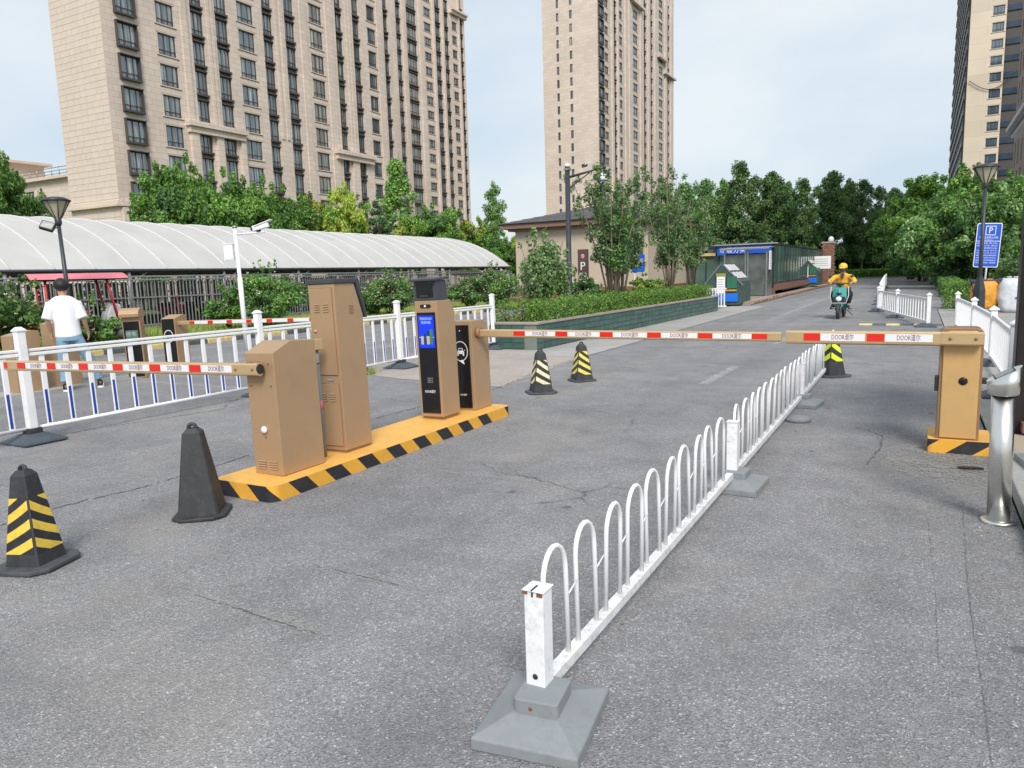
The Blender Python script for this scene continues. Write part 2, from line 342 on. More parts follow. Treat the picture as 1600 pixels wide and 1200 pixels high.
M['screen'] = emit_mat('lit_blue_screen', (.006, .04, .80), .95)
M['screen_light'] = emit_mat('lit_screen_text', (.45, .62, .95), .8)
M['screen_gold'] = emit_mat('lit_screen_gold', (.55, .50, .22), .7)
M['screen_dark'] = emit_mat('lit_screen_dark', (.01, .05, .08), .7)
M['screen_green'] = emit_mat('lit_screen_green', (.06, .22, .05), .7)
M['led'] = emit_mat('lit_white_dot', (.9, .85, .7), 1.)

# ------------------------------------------------------------------ mesh helpers
class MB:
    def __init__(s): s.v = []; s.f = []; s.m = []; s.sm = []
    def poly(s, pts, mi=0, smooth=False):
        n = len(s.v); s.v += [tuple(p) for p in pts]; s.f.append(tuple(range(n, n+len(pts)))); s.m.append(mi); s.sm.append(smooth); return s
    def raw(s, vs, fs, mi=0, smooth=False):
        n = len(s.v); s.v += [tuple(p) for p in vs]
        for f in fs: s.f.append(tuple(n+i for i in f)); s.m.append(mi); s.sm.append(smooth)
        return s
    def box(s, c, d, mi=0, rz=0., rx=0., ry=0.):
        x, y, z = d[0]/2, d[1]/2, d[2]/2
        vs = [Vector(p) for p in ((-x,-y,-z),(x,-y,-z),(x,y,-z),(-x,y,-z),(-x,-y,z),(x,-y,z),(x,y,z),(-x,y,z))]
        if rz or rx or ry:
            mt = Euler((rx, ry, rz)).to_matrix(); vs = [mt @ v for v in vs]
        c = Vector(c); vs = [v+c for v in vs]
        return s.raw(vs, ((3,2,1,0),(4,5,6,7),(0,1,5,4),(1,2,6,5),(2,3,7,6),(3,0,4,7)), mi)
    def prism(s, pts, z0, z1, mi=0, axes='xyz', mside=None, smooth=False):
        """outline pts (ccw) extruded; axes gives which world axes (a, b) the outline uses and which it is extruded along"""
        ix = {'x': 0, 'y': 1, 'z': 2}; a, b, e = (ix[k] for k in axes)
        def P(p, h):
            q = [0, 0, 0]; q[a] = p[0]; q[b] = p[1]; q[e] = h; return tuple(q)
        n = len(pts); vs = [P(p, z0) for p in pts] + [P(p, z1) for p in pts]
        flip = axes in ('xzy', 'yxz', 'zyx')
        def F(t): return tuple(reversed(t)) if flip else t
        s.raw(vs, (F(tuple(reversed(range(n)))), F(tuple(range(n, 2*n)))), mi)
        k = len(s.v)-2*n
        for i in range(n):
            j = (i+1) % n
            s.f.append(tuple(k+q for q in F((i, j, n+j, n+i)))); s.m.append(mi if mside is None else mside); s.sm.append(smooth)
        return s
    def tube(s, pts, r, n=8, mi=0, cap=True, smooth=True):
        pts = [Vector(p) for p in pts]; rs = r if hasattr(r, '__len__') else [r]*len(pts)
        k = len(s.v); t0 = (pts[1]-pts[0]).normalized()
        ref = Vector((0,0,1)) if abs(t0.z) < .9 else Vector((1,0,0))
        u = t0.cross(ref).normalized()
        for i, p in enumerate(pts):
            t = (pts[min(i+1, len(pts)-1)]-pts[max(i-1, 0)]).normalized()
            u = (u - t*u.dot(t)).normalized(); w = t.cross(u)
            for a in range(n):
                an = 2*math.pi*a/n; s.v.append(tuple(p + (u*math.cos(an)+w*math.sin(an))*rs[i]))
        for i in range(len(pts)-1):
            for a in range(n):
                b = (a+1) % n; s.f.append((k+i*n+a, k+i*n+b, k+(i+1)*n+b, k+(i+1)*n+a)); s.m.append(mi); s.sm.append(smooth)
        if cap:
            s.f.append(tuple(k+a for a in reversed(range(n)))); s.m.append(mi); s.sm.append(False)
            e = k+(len(pts)-1)*n; s.f.append(tuple(e+a for a in range(n))); s.m.append(mi); s.sm.append(False)
        return s
    def lathe(s, prof, n=24, c=(0,0,0), mi=0, smooth=True, sq=None):
        k = len(s.v)
        for (r, z) in prof:
            for a in range(n):
                an = 2*math.pi*(a+.5)/n; s.v.append((c[0]+r*math.cos(an), c[1]+r*math.sin(an), c[2]+z))
        for i in range(len(prof)-1):
            for a in range(n):
                b = (a+1) % n; s.f.append((k+i*n+a, k+i*n+b, k+(i+1)*n+b, k+(i+1)*n+a)); s.m.append(mi); s.sm.append(smooth)
        s.f.append(tuple(k+a for a in reversed(range(n)))); s.m.append(mi); s.sm.append(False)
        e = k+(len(prof)-1)*n; s.f.append(tuple(e+a for a in range(n))); s.m.append(mi); s.sm.append(False)
        return s
    def ball(s, c, r, n=14, mi=0, rot=None):
        rx, ry, rz = r if hasattr(r, '__len__') else (r, r, r)
        k = len(s.v); h = max(6, n//2+1); mt = Euler(rot).to_matrix() if rot else None
        for i in range(h+1):
            th = math.pi*i/h
            for a in range(n):
                p = Vector((rx*math.sin(th)*math.cos(2*math.pi*a/n), ry*math.sin(th)*math.sin(2*math.pi*a/n), -rz*math.cos(th)))
                if mt: p = mt @ p
                s.v.append((c[0]+p.x, c[1]+p.y, c[2]+p.z))
        for i in range(h):
            for a in range(n):
                b = (a+1) % n; s.f.append((k+i*n+a, k+i*n+b, k+(i+1)*n+b, k+(i+1)*n+a)); s.m.append(mi); s.sm.append(True)
        return s
    def mesh(s, name, mats):
        me = bpy.data.meshes.new(name); me.from_pydata(s.v, [], s.f)
        for m in (mats if isinstance(mats, (list, tuple)) else [mats]): me.materials.append(M[m] if isinstance(m, str) else m)
        me.polygons.foreach_set('material_index', s.m); me.polygons.foreach_set('use_smooth', s.sm); me.update(); return me
    def build(s, name, mats, parent=None, bev=0., loc=None, rz=0., rot=None):
        return place(name, s.mesh(name, mats), parent, bev, loc, rz, rot)

def place(name, me, parent=None, bev=0., loc=None, rz=0., rot=None):
    o = bpy.data.objects.new(name, me); COL.objects.link(o)
    if parent is not None: o.parent = parent
    if loc is not None: o.location = loc
    if rot is not None: o.rotation_euler = rot
    elif rz: o.rotation_euler = (0, 0, rz)
    if bev:
        b = o.modifiers.new('bevel', 'BEVEL'); b.width = bev; b.segments = 2; b.limit_method = 'ANGLE'; b.angle_limit = R(40)
    return o

def tag(o, label=None, cat=None, group=None, kind=None):
    for k, v in (('label', label), ('category', cat), ('group', group), ('kind', kind)):
        if v: o[k] = v
    return o
def thing(name, label, cat, loc=(0,0,0), rz=0., group=None, tilt=(0., 0.)):
    o = bpy.data.objects.new(name, None); COL.objects.link(o); o.empty_display_size = .1
    o.location = loc; o.rotation_euler = (tilt[0], tilt[1], rz)
    return tag(o, label, cat, group)
def struct(o): o['kind'] = 'structure'; return o
def children(o): return [c for c in bpy.data.objects if c.parent == o]
def copy_tree(o, loc=None, rz=None, label=None, kids=None):
    def rec(x, parent):
        c = x.copy(); COL.objects.link(c); c.parent = parent
        for k in CH.get(x.name, []): rec(k, c)
        return c
    CH = {}
    def collect(x):
        CH[x.name] = list(x.children)
        for k in x.children: collect(k)
    collect(o)
    c = rec(o, None)
    if loc is not None: c.location = loc
    if rz is not None: c.rotation_euler.z = rz
    if label: c['label'] = label
    return c

def rrect(w, h, r, n=4, cx=0., cy=0.):
    pts = []
    for (sx, sy, a0) in ((1, 1, 0), (-1, 1, 90), (-1, -1, 180), (1, -1, 270)):
        for i in range(n+1):
            a = R(a0+90*i/n); pts.append((cx+sx*(w/2-r)+r*math.cos(a), cy+sy*(h/2-r)+r*math.sin(a)))
    return pts

_txt = {}
def text(body, size, m, parent, loc, rot=(R(90), 0, 0), name='lettering', align='CENTER', width=None, spacing=1.):
    key = (body, size, m, align, width)
    if key not in _txt:
        cu = bpy.data.curves.new('lettering', 'FONT'); cu.body = body; cu.size = size; cu.align_x = align; cu.align_y = 'CENTER'
        cu.extrude = .0006; cu.resolution_u = 2; cu.space_character = spacing
        t = bpy.data.objects.new('lettering', cu); COL.objects.link(t)
        bpy.context.view_layer.update()
        dg = bpy.context.evaluated_depsgraph_get(); me = bpy.data.meshes.new_from_object(t.evaluated_get(dg))
        if width:
            xs = [v.co.x for v in me.vertices]; w = max(xs)-min(xs)
            for v in me.vertices: v.co.x *= width/w
        bpy.data.objects.remove(t); bpy.data.curves.remove(cu)
        me.materials.clear(); me.materials.append(M[m]); me.name = 'lettering'; _txt[key] = me
    return place(name, _txt[key], parent, loc=loc, rot=rot)

def skin_mesh(name, verts, edges, radii, root=0, sub=2, mats=()):
    me = bpy.data.meshes.new(name); me.from_pydata([tuple(v) for v in verts], edges, [])
    o = bpy.data.objects.new(name, me); COL.objects.link(o)
    sk = o.modifiers.new('skin', 'SKIN'); sk.use_smooth_shade = True; sk.branch_smoothing = .6
    sub_m = o.modifiers.new('sub', 'SUBSURF'); sub_m.levels = sub; sub_m.render_levels = sub
    lay = me.skin_vertices[0].data if me.skin_vertices else None
    if lay is None:
        bm = bmesh.new(); bm.from_mesh(me); bm.verts.layers.skin.verify(); bm.to_mesh(me); bm.free(); lay = me.skin_vertices[0].data
    for i, r in enumerate(radii):
        lay[i].radius = r if hasattr(r, '__len__') else (r, r); lay[i].use_root = (i == root)
    bpy.context.view_layer.update()
    dg = bpy.context.evaluated_depsgraph_get(); out = bpy.data.meshes.new_from_object(o.evaluated_get(dg))
    bpy.data.objects.remove(o); bpy.data.meshes.remove(me)
    out.materials.clear()
    for m in mats: out.materials.append(M[m])
    out.name = name
    out.polygons.foreach_set('use_smooth', [True]*len(out.polygons))
    return out

def blend_mesh(name, mb, m, vox=.014, smooth=6):
    """overlapping lofts fused into one continuous surface"""
    me = mb.mesh(name, m); o = bpy.data.objects.new(name, me); COL.objects.link(o)
    r = o.modifiers.new('remesh', 'REMESH'); r.mode = 'VOXEL'; r.voxel_size = vox; r.use_smooth_shade = True
    s = o.modifiers.new('smooth', 'SMOOTH'); s.factor = .5; s.iterations = smooth
    bpy.context.view_layer.update()
    out = bpy.data.meshes.new_from_object(o.evaluated_get(bpy.context.evaluated_depsgraph_get()))
    bpy.data.objects.remove(o); bpy.data.meshes.remove(me); out.materials.clear(); out.materials.append(M[m]); out.name = name
    out.polygons.foreach_set('use_smooth', [True]*len(out.polygons)); return out
def rings(mb, rs, n=20):
    """closed loft of horizontal ellipses (x, y, z, rx, ry)"""
    k = len(mb.v)
    for (x, y, z, rx, ry) in rs:
        for a in range(n): an = 2*math.pi*a/n; mb.v.append((x+rx*math.cos(an), y+ry*math.sin(an), z))
    for i in range(len(rs)-1):
        for a in range(n): b = (a+1) % n; mb.f.append((k+i*n+a, k+i*n+b, k+(i+1)*n+b, k+(i+1)*n+a)); mb.m.append(0); mb.sm.append(True)
    mb.f.append(tuple(k+a for a in reversed(range(n)))); mb.f.append(tuple(k+(len(rs)-1)*n+a for a in range(n))); mb.m += [0, 0]; mb.sm += [True, True]
    return mb

# ------------------------------------------------------------------ foliage helpers
def leaves_mesh(name, clumps, per, size, seed, mats, up=.35, weights=None, fill=.45):
    """many small folded leaves spread through a set of clumps (centre, radii)"""
    rg = np.random.default_rng(seed)
    C = np.array([c for c, r in clumps], float); Rr = np.array([r if hasattr(r, '__len__') else (r, r, r) for c, r in clumps], float)
    vol = np.cbrt(Rr.prod(1))**2; cnt = np.maximum(3, (per*len(clumps)*vol/vol.sum()).astype(int))
    idx = np.repeat(np.arange(len(clumps)), cnt); n = len(idx)
    d = rg.normal(size=(n, 3)); d /= np.linalg.norm(d, axis=1, keepdims=True)
    rad = rg.random(n)**fill
    p = C[idx] + d*Rr[idx]*rad[:, None]
    nor = d*.7 + rg.normal(size=(n, 3))*.55 + np.array([0, 0, up]); nor /= np.linalg.norm(nor, axis=1, keepdims=True)
    t = rg.normal(size=(n, 3)); t -= nor*(t*nor).sum(1, keepdims=True); t /= np.linalg.norm(t, axis=1, keepdims=True)
    b = np.cross(nor, t); s = size*rg.uniform(.6, 1.35, n)[:, None]
    V = np.stack([p - t*s*.6, p + b*s*.34 + nor*s*.06, p + t*s*.6 - nor*s*.14, p - b*s*.34 + nor*s*.06], 1).reshape(-1, 3)
    me = bpy.data.meshes.new(name)
    me.vertices.add(4*n); me.vertices.foreach_set('co', V.astype(np.float32).ravel())
    me.loops.add(4*n); me.loops.foreach_set('vertex_index', np.arange(4*n, dtype=np.int32))
    me.polygons.add(n); me.polygons.foreach_set('loop_start', np.arange(0, 4*n, 4, dtype=np.int32))
    try: me.polygons.foreach_set('loop_total', np.full(n, 4, dtype=np.int32))
    except Exception: pass
    w = np.array(weights if weights else [1]*len(mats), float); w /= w.sum()
    cm = rg.choice(len(mats), size=len(clumps), p=w); lm = rg.choice(len(mats), size=n, p=w)
    mi = np.where(rg.random(n) < .72, cm[idx], lm)
    for m in mats: me.materials.append(M[m])
    me.polygons.foreach_set('material_index', mi.astype(np.int32)); me.update(calc_edges=True); me.validate()
    return me
def spot(px, dist):
    """ground point at a bearing (given as a column of the 1600 px wide photograph) and a distance along the view axis"""
    lat = (px-800)/CAM_F*dist
    return (-math.sin(CAM_YAW)*dist + math.cos(CAM_YAW)*lat, math.cos(CAM_YAW)*dist + math.sin(CAM_YAW)*lat)
ORD = ['first','second','third','fourth','fifth','sixth','seventh','eighth','ninth','tenth','eleventh','twelfth','thirteenth','fourteenth','fifteenth','sixteenth','seventeenth','eighteenth','nineteenth','twentieth','twenty-first','twenty-second','twenty-third','twenty-fourth','twenty-fifth','twenty-sixth','twenty-seventh','twenty-eighth']

# ================================================================== THE SETTING
def sheet(name, pts, z, m, kind='structure'):
    o = MB().poly([(x, y, z) for x, y in pts]).build(name, m); o['kind'] = kind; return o
def rect(x0, x1, y0, y1): return [(x0, y0), (x1, y0), (x1, y1), (x0, y1)]

g = MB().poly([(-900, -300, -.06), (900, -300, -.06), (900, 1400, -.06), (-900, 1400, -.06)]); struct(g.build('ground', 'verge'))
rd = MB()
rd.poly([(x, y, 0) for x, y in rect(-17.2, .62, -12, 33)]); rd.poly([(x, y, 0) for x, y in rect(-7.1, .62, 33, 80)])
rd.poly([(x, y, 0) for x, y in rect(-70, 30, 80, 97)]); rd.poly([(x, y, 0) for x, y in rect(.62, 1.9, 30, 80)])
struct(rd.build('road', 'asphalt'))
sheet('concrete_apron', [(-5.65, 13.2), (-5.65, 33), (-7.1, 33), (-7.1, 14.2), (-7.1, 13.2)], .006, 'concrete')
sheet('dusty_ground', [(-5.25, 9.3), (-5.65, 13.2), (-7.1, 13.2), (-7.1, 14.2), (-9.4, 14.2), (-9.2, 10.2), (-7.4, 9.6)], .0045, 'concrete_dust')

def marking(name, x0, x1, y0, y1, m, z=.004): return sheet(name, rect(x0, x1, y0, y1), z, m)
marking('road_marking', -4.27, -4.13, 7.6, 20.8, 'paint_yellow')
marking('road_marking', -4.05, -3.93, 24, 52, 'paint_white')
for y0 in (10.4, 16.4, 24.4, 30.4, 36.4, 44.4): marking('road_marking', -2.68, -2.54, y0, y0+2.1, 'paint_white')
marking('road_marking', -5.6, -.9, 22.4, 22.62, 'paint_white')
marking('road_marking', -2.9, -1.9, 26.3, 26.55, 'paint_yellow')
marking('road_marking', -11.6, -8.6, 7.95, 8.05, 'paint_white')
M['seam'] = worn_paint_mat('dusty_seam', (.40, .385, .37), .2, 3.)
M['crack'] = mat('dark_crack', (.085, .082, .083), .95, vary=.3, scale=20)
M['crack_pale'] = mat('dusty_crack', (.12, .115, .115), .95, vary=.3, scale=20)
def crack(pts, w, seed, m='crack', z=.0045, name='road_crack'):
    """a ragged, broken line following pts: short slivers of uneven width with gaps"""
    rg = random.Random(seed); mb = MB(); P = [Vector((x, y, 0)) for x, y in pts]
    for a, b in zip(P[:-1], P[1:]):
        d = b-a; n = max(2, int(d.length/.035)); t = d.normalized(); u = Vector((-t.y, t.x, 0)); o0 = 0.
        for k in range(n):
            o1 = rg.uniform(-1, 1)*w*1.3 if k < n-1 else 0.
            if rg.random() > .12:
                p, q = a+d*(k/n)+u*o0, a+d*((k+1.05)/n)+u*o1; w0, w1 = w*rg.uniform(.15, .75), w*rg.uniform(.15, .75)
                mb.poly([(p-u*w0)+Vector((0, 0, z)), (q-u*w1)+Vector((0, 0, z)), (q+u*w1)+Vector((0, 0, z)), (p+u*w0)+Vector((0, 0, z))])
            o0 = o1
    o = mb.build(name, m); o['kind'] = 'structure'; return o
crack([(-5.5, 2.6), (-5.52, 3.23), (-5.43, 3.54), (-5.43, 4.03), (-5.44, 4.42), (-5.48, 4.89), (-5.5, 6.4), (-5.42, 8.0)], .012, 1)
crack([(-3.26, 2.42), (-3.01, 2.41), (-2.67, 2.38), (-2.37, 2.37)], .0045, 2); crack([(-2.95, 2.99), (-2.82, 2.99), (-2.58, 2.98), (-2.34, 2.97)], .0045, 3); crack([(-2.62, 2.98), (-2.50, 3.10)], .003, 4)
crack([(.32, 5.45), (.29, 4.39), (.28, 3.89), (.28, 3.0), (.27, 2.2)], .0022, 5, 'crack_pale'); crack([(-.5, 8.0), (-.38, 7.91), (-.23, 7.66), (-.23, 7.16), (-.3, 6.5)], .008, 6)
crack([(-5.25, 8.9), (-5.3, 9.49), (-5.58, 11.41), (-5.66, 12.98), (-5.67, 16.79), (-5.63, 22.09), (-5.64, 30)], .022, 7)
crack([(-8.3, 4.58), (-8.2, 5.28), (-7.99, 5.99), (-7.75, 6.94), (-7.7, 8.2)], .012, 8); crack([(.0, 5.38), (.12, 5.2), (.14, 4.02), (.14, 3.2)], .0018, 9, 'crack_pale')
def ridge(name, x0, x1, y, w): sheet(name, [(x0, y-w*.6), (x0+.4*(x1-x0), y-w), (x1, y-w*.4), (x1, y+w*.3), (x0+.6*(x1-x0), y+w), (x0, y+w*.5)], .004, 'seam')
ridge('road_seam', -3.5, -2.1, 2.40, .055); ridge('road_seam', -3.2, -2.1, 2.99, .05); ridge('road_seam', -7.4, -5.3, 3.95, .06); ridge('road_seam', -3.9, -2.0, 5.0, .035)
rgl = random.Random(12); lf = MB()
for k in range(60):                       # dry leaf scraps and grit blown along the kerb and the island foot
    x, y = rgl.choice([(rgl.uniform(.25, .6), rgl.uniform(2.2, 6.8)), (rgl.uniform(-5.1, -4.0), rgl.uniform(2.9, 3.75)), (rgl.uniform(-4.05, -3.85), rgl.uniform(3.8, 7.5)), (rgl.uniform(-1.5, -.9), rgl.uniform(2.2, 9))]); q = rgl.uniform(.004, .012)
    lf.box((x, y, .004), (q*2.2, q, .003), 0, rgl.random()*3, rgl.uniform(-.3, .3))
lo_ = lf.build('litter', 'bark_pale'); lo_['kind'] = 'stuff'
sheet('pavement', [(.64, 7.92), (9, 7.92), (9, 30), (.64, 30)], .004, 'paving')
rgp = random.Random(21); spill = worn_paint_mat('spilt_concrete', (.38, .37, .35), .22, 3.5)
for k, (rx_, ry_) in enumerate(((.52, .95), (.40, .70), (.30, .5))):     # thin smears, each more worn towards its ragged edge
    sheet('concrete_patch', [(min(.61, .26+rx_*rgp.uniform(.8, 1.1)*math.cos(2*math.pi*q/30)), 6.75+ry_*rgp.uniform(.8, 1.1)*math.sin(2*math.pi*q/30)) for q in range(30)], .004+.002*k, spill)

# dusty, chipped seams across the near lane: shallow ridges of loose grit, real relief
def grit(name, a, b, n, w, seed, m='concrete'):
    rg = random.Random(seed); mb = MB()
    for i in range(n):
        t = rg.random(); x = a[0]+(b[0]-a[0])*t+rg.gauss(0, w); y = a[1]+(b[1]-a[1])*t+rg.gauss(0, w); s = rg.uniform(.002, .007)
        mb.box((x, y, s*.35), (s*rg.uniform(.8, 2.2), s, s*.8), 0, rg.random()*3, rg.random(), rg.random())
    o = mb.build(name, m); o['kind'] = 'stuff'; return o
grit('grit', (.42, 2.2), (.36, 5.1), 110, .012, 4)
grit('grit', (.38, 5.1), (.6, 5.0), 120, .05, 5); grit('grit', (-5.2, 2.4), (-4.0, 3.6), 200, .12, 6, 'concrete_dust')

# kerb, pavement at the right edge, with its slabs as pieces
kb = MB().box((.69, 2.2, .05), (.12, 11.2, .112)); struct(kb.build('kerb', 'kerb', bev=.012))
pv = struct(MB().box((4.75, 2.2, .02), (8.0, 11.2, .11)).build('pavement', 'stone_joint'))
slab_me = MB().box((0, 0, 0), (.56, .56, .05)).mesh('paving_slab', 'paving')
for i in range(5):
    for j in range(9):
        place('paving_slab', slab_me, pv, .006, (1.06+i*.585, -1.5+j*.585+3, .0775), 0)
# verge on the left with yellow and dark kerb stones
vg = MB().poly([(x, y, .09) for x, y in rect(-60, -17.35, -20, 60)]); struct(vg.build('grass_verge', 'verge'))
kst = struct(MB().box((-17.27, 22, .03), (.10, 62, .1)).build('kerb', 'stone_joint'))
km = [MB().box((0, 0, 0), (.15, .98, .16)).mesh('kerb_stone', 'isl_yellow' if k == 0 else 'hump_black') for k in (0, 1)]
km[0].materials[0] = M['paint_hump']
for j in range(44): place('kerb_stone', km[j % 2], kst, .015, (-17.27, -4+j+.5, .045), 0)
# far kerb, far ground
struct(MB().box((-20, 97.1, .06), (100, .2, .2)).build('kerb', 'kerb'))
kp = struct(MB().box((-6.7, 51, .04), (.5, 34, .22)).build('kerb', 'coping'))
km2 = MB().box((0, 0, 0), (.06, .46, .10)).mesh('brick', 'brick')
km3 = MB().box((0, 0, 0), (.06, .46, .10)).mesh('brick', 'brick_pale')
for j in range(66): place('brick', km2 if j % 2 else km3, kp, .006, (-6.44, 34.3+j*.5, .085), 0)
struct(MB().box((1.96, 54, .05), (.12, 48, .16)).build('kerb', 'kerb'))
# speed hump pieces across the right lane
hs_ = thing('speed_hump', 'worn yellow and black speed hump across the right lane behind the barrier', 'speed hump', (0, 22.2, 0))
for i in range(6):
    MB().prism([(-.15, 0), (.15, 0), (.09, .035), (-.09, .035)], 0, .32, 0, 'yzx').build('hump_segment', 'paint_hump' if i % 2 == 0 else 'hump_black', hs_, .008, (-1.35+i*.325, 0, .001))

# ------------------------------------------------------------------ towers
_win = {}
def window_meshes(w, h, kind):
    k = (round(w, 2), round(h, 2), kind)
    if k in _win: return _win[k]
    f = MB(); b = .07
    if kind == 'slit':
        for x in (-w/2+.04, w/2-.04): f.box((x, 0, h/2), (.08, .1, h))
        for z in (.04, h-.04): f.box((0, 0, z), (w-.16, .1, .08))
        p = MB().box((0, .03, h/2), (w-.16, .02, h-.16))
    else:
        for x in (-w/2+b/2, w/2-b/2): f.box((x, 0, h/2), (b, .14, h))
        for z in (b/2, h-b/2): f.box((0, 0, z), (w-2*b, .14, b))
        f.box((-w*.12, 0, h/2), (.06, .1, h-2*b)); f.box((w*.22, .01, h/2), (.05, .09, h-2*b))
        f.box((0, -.005, h*.24), (w-2*b, .09, .05))
        for q in range(5): f.box((-w/2+w*(q+.5)/5, -.06, h*.12), (.025, .025, h*.22))
        if kind == 'punch':
            f.box((0, -.16, -.07), (w+.4, .14, .09), 1); f.box((0, -.14, h+.08), (w+.3, .12, .09), 1)
            f.box((0, -.17, -.135), (w+.46, .12, .03), 0); f.box((0, -.15, h+.14), (w+.34, .10, .025), 0)
        if kind == 'bay':
            f.box((0, -.12, -.10), (w+.06, .46, .2)); f.box((0, -.10, h+.06), (w+.04, .36, .12))
        if kind == 'box':
            f.box((0, -.14, -.11), (w+.16, .42, .16)); f.box((0, -.14, h+.06), (w+.16, .42, .09))
            for x in (-w/2-.03, w/2+.03): f.box((x, -.12, h/2), (.06, .34, h))
        p = MB().box((0, .03, h/2), (w-2*b, .02, h-2*b))
    fm = f.mesh('window', ['frame', 'stone_trim']); pm = p.mesh('pane', 'pane'); _win[k] = (fm, pm); return fm, pm

def facade(root, name, O, axis, width, z0, z1, cols, floors, wall, zvis, extra=(), pane=None, depth=.3):
    """one face of a tower: a wall with real openings and recessed bays, and every window a part with its pane.
    axis 'Y': runs along +Y and faces +X; 'X': runs along +X and faces -Y; '-Y': runs along +Y and faces -X"""
    if axis == 'Y': u, n, rz = (0, 1), (1, 0), R(90)
    elif axis == 'X': u, n, rz = (1, 0), (0, -1), 0.
    else: u, n, rz = (0, 1), (-1, 0), R(-90)
    P = lambda s, z, d=0.: (O[0]+u[0]*s+n[0]*d, O[1]+u[1]*s+n[1]*d, z)
    w = MB(); prev = 0.
    for c in sorted(cols, key=lambda c: c['s'][0]):
        s0, s1 = c['s']; w.poly([P(prev, z0), P(s0, z0), P(s0, z1), P(prev, z1)])
        kind = c.get('k', 'punch'); h = c['h']; zs = sorted(f+c.get('dz', 0.) for f in floors)
        zlow = c.get('zmin', -1e9); zs = [z for z in zs if z > max(z0+.3, zlow) and z+h < z1-.3]
        if kind in ('punch', 'slit', 'box'):
            zz = z0; d = -depth
            for z in zs:
                w.poly([P(s0, zz), P(s1, zz), P(s1, z), P(s0, z)])
                w.poly([P(s0, z), P(s1, z), P(s1, z, d), P(s0, z, d)]); w.poly([P(s0, z+h, d), P(s1, z+h, d), P(s1, z+h), P(s0, z+h)])
                w.poly([P(s0, z), P(s0, z, d), P(s0, z+h, d), P(s0, z+h)]); w.poly([P(s1, z, d), P(s1, z), P(s1, z+h), P(s1, z+h, d)])
                w.poly([P(s0, z, d), P(s1, z, d), P(s1, z+h, d), P(s0, z+h, d)], 1); zz = z+h
            w.poly([P(s0, zz), P(s1, zz), P(s1, z1), P(s0, z1)]); dw = -depth*.55 if kind != 'box' else .02
        else:
            rec = c.get('rec', .36)
            w.poly([P(s0, z0), P(s0, z0, -rec), P(s0, z1, -rec), P(s0, z1)]); w.poly([P(s1, z0, -rec), P(s1, z0), P(s1, z1), P(s1, z1, -rec)])
            w.poly([P(s0, z0, -rec), P(s1, z0, -rec), P(s1, z1, -rec), P(s0, z1, -rec)], 1); dw = -rec+.1
        fm, pm = window_meshes(s1-s0, h, kind)
        for z in zs:
            if z > (zvis(s0) if callable(zvis) else zvis): continue
            wo = place('window', fm, root, loc=P((s0+s1)/2, z, dw), rz=rz)
            po = place('pane', pm, wo)
            if pane: po.material_slots[0].link = 'OBJECT'; po.material_slots[0].material = M[pane]
        prev = s1
    w.poly([P(prev, z0), P(width, z0), P(width, z1), P(prev, z1)])
    for (s0, s1, za, zb, d) in extra:            # pilasters and cornices standing proud
        a, b_ = P(s0, 0), P(s1, 0); cx = ((a[0]+b_[0])/2+n[0]*d/2, (a[1]+b_[1])/2+n[1]*d/2, (za+zb)/2)
        w.box(cx, (abs(s1-s0) if u[0] else d, d if u[0] else abs(s1-s0), zb-za), 0)
    return w.build(name, [wall, 'spandrel'], root)

def shell(root, x0, x1, y0, y1, z0, z1, m, skip=()):
    """the faces of a tower that its facades do not cover, and the roof"""
    w = MB()
    if 'S' not in skip: w.poly([(x0, y0, z0), (x1, y0, z0), (x1, y0, z1), (x0, y0, z1)])
    if 'N' not in skip: w.poly([(x1, y1, z0), (x0, y1, z0), (x0, y1, z1), (x1, y1, z1)])
    if 'W' not in skip: w.poly([(x0, y1, z0), (x0, y0, z0), (x0, y0, z1), (x0, y1, z1)])
    if 'E' not in skip: w.poly([(x1, y0, z0), (x1, y1, z0), (x1, y1, z1), (x1, y0, z1)])
    w.poly([(x0, y0, z1), (x1, y0, z1), (x1, y1, z1), (x0, y1, z1)])
    return w.build('roof' if len(skip) > 3 else 'wall', m, root)

# near tower
FL = 2.84
A = thing('apartment_tower', 'nearest beige stone apartment tower, behind the white bike shed, with a blank end wall', 'apartment tower', (-64.7, 44.4, 0))
A.location = (0, 0, 0)
fl = [23.62-FL*k for k in range(-9, 9)]
colsA = [dict(s=(1.32, 3.27), h=1.97, dz=-.18, k='box'), dict(s=(5.64, 7.59), h=1.95), dict(s=(9.61, 11.1), h=2.2, k='bay'), dict(s=(12.65, 14.24), h=2.2, dz=.1, k='bay'),
         dict(s=(15.61, 17.77), h=1.98), dict(s=(19.14, 20.58), h=2.14, dz=-.36, k='bay'), dict(s=(22.5, 24.05), h=2.1, dz=-.2, k='bay'), dict(s=(26.55, 28.68), h=2.05),
         dict(s=(31.18, 32.39), h=2.1, dz=.17, k='bay'), dict(s=(34.45, 35.74), h=2.15, dz=.2, k='bay'), dict(s=(37.38, 39.0), h=1.9, dz=.2), dict(s=(40.85, 41.85), h=2.1, dz=-.2, k='bay')]
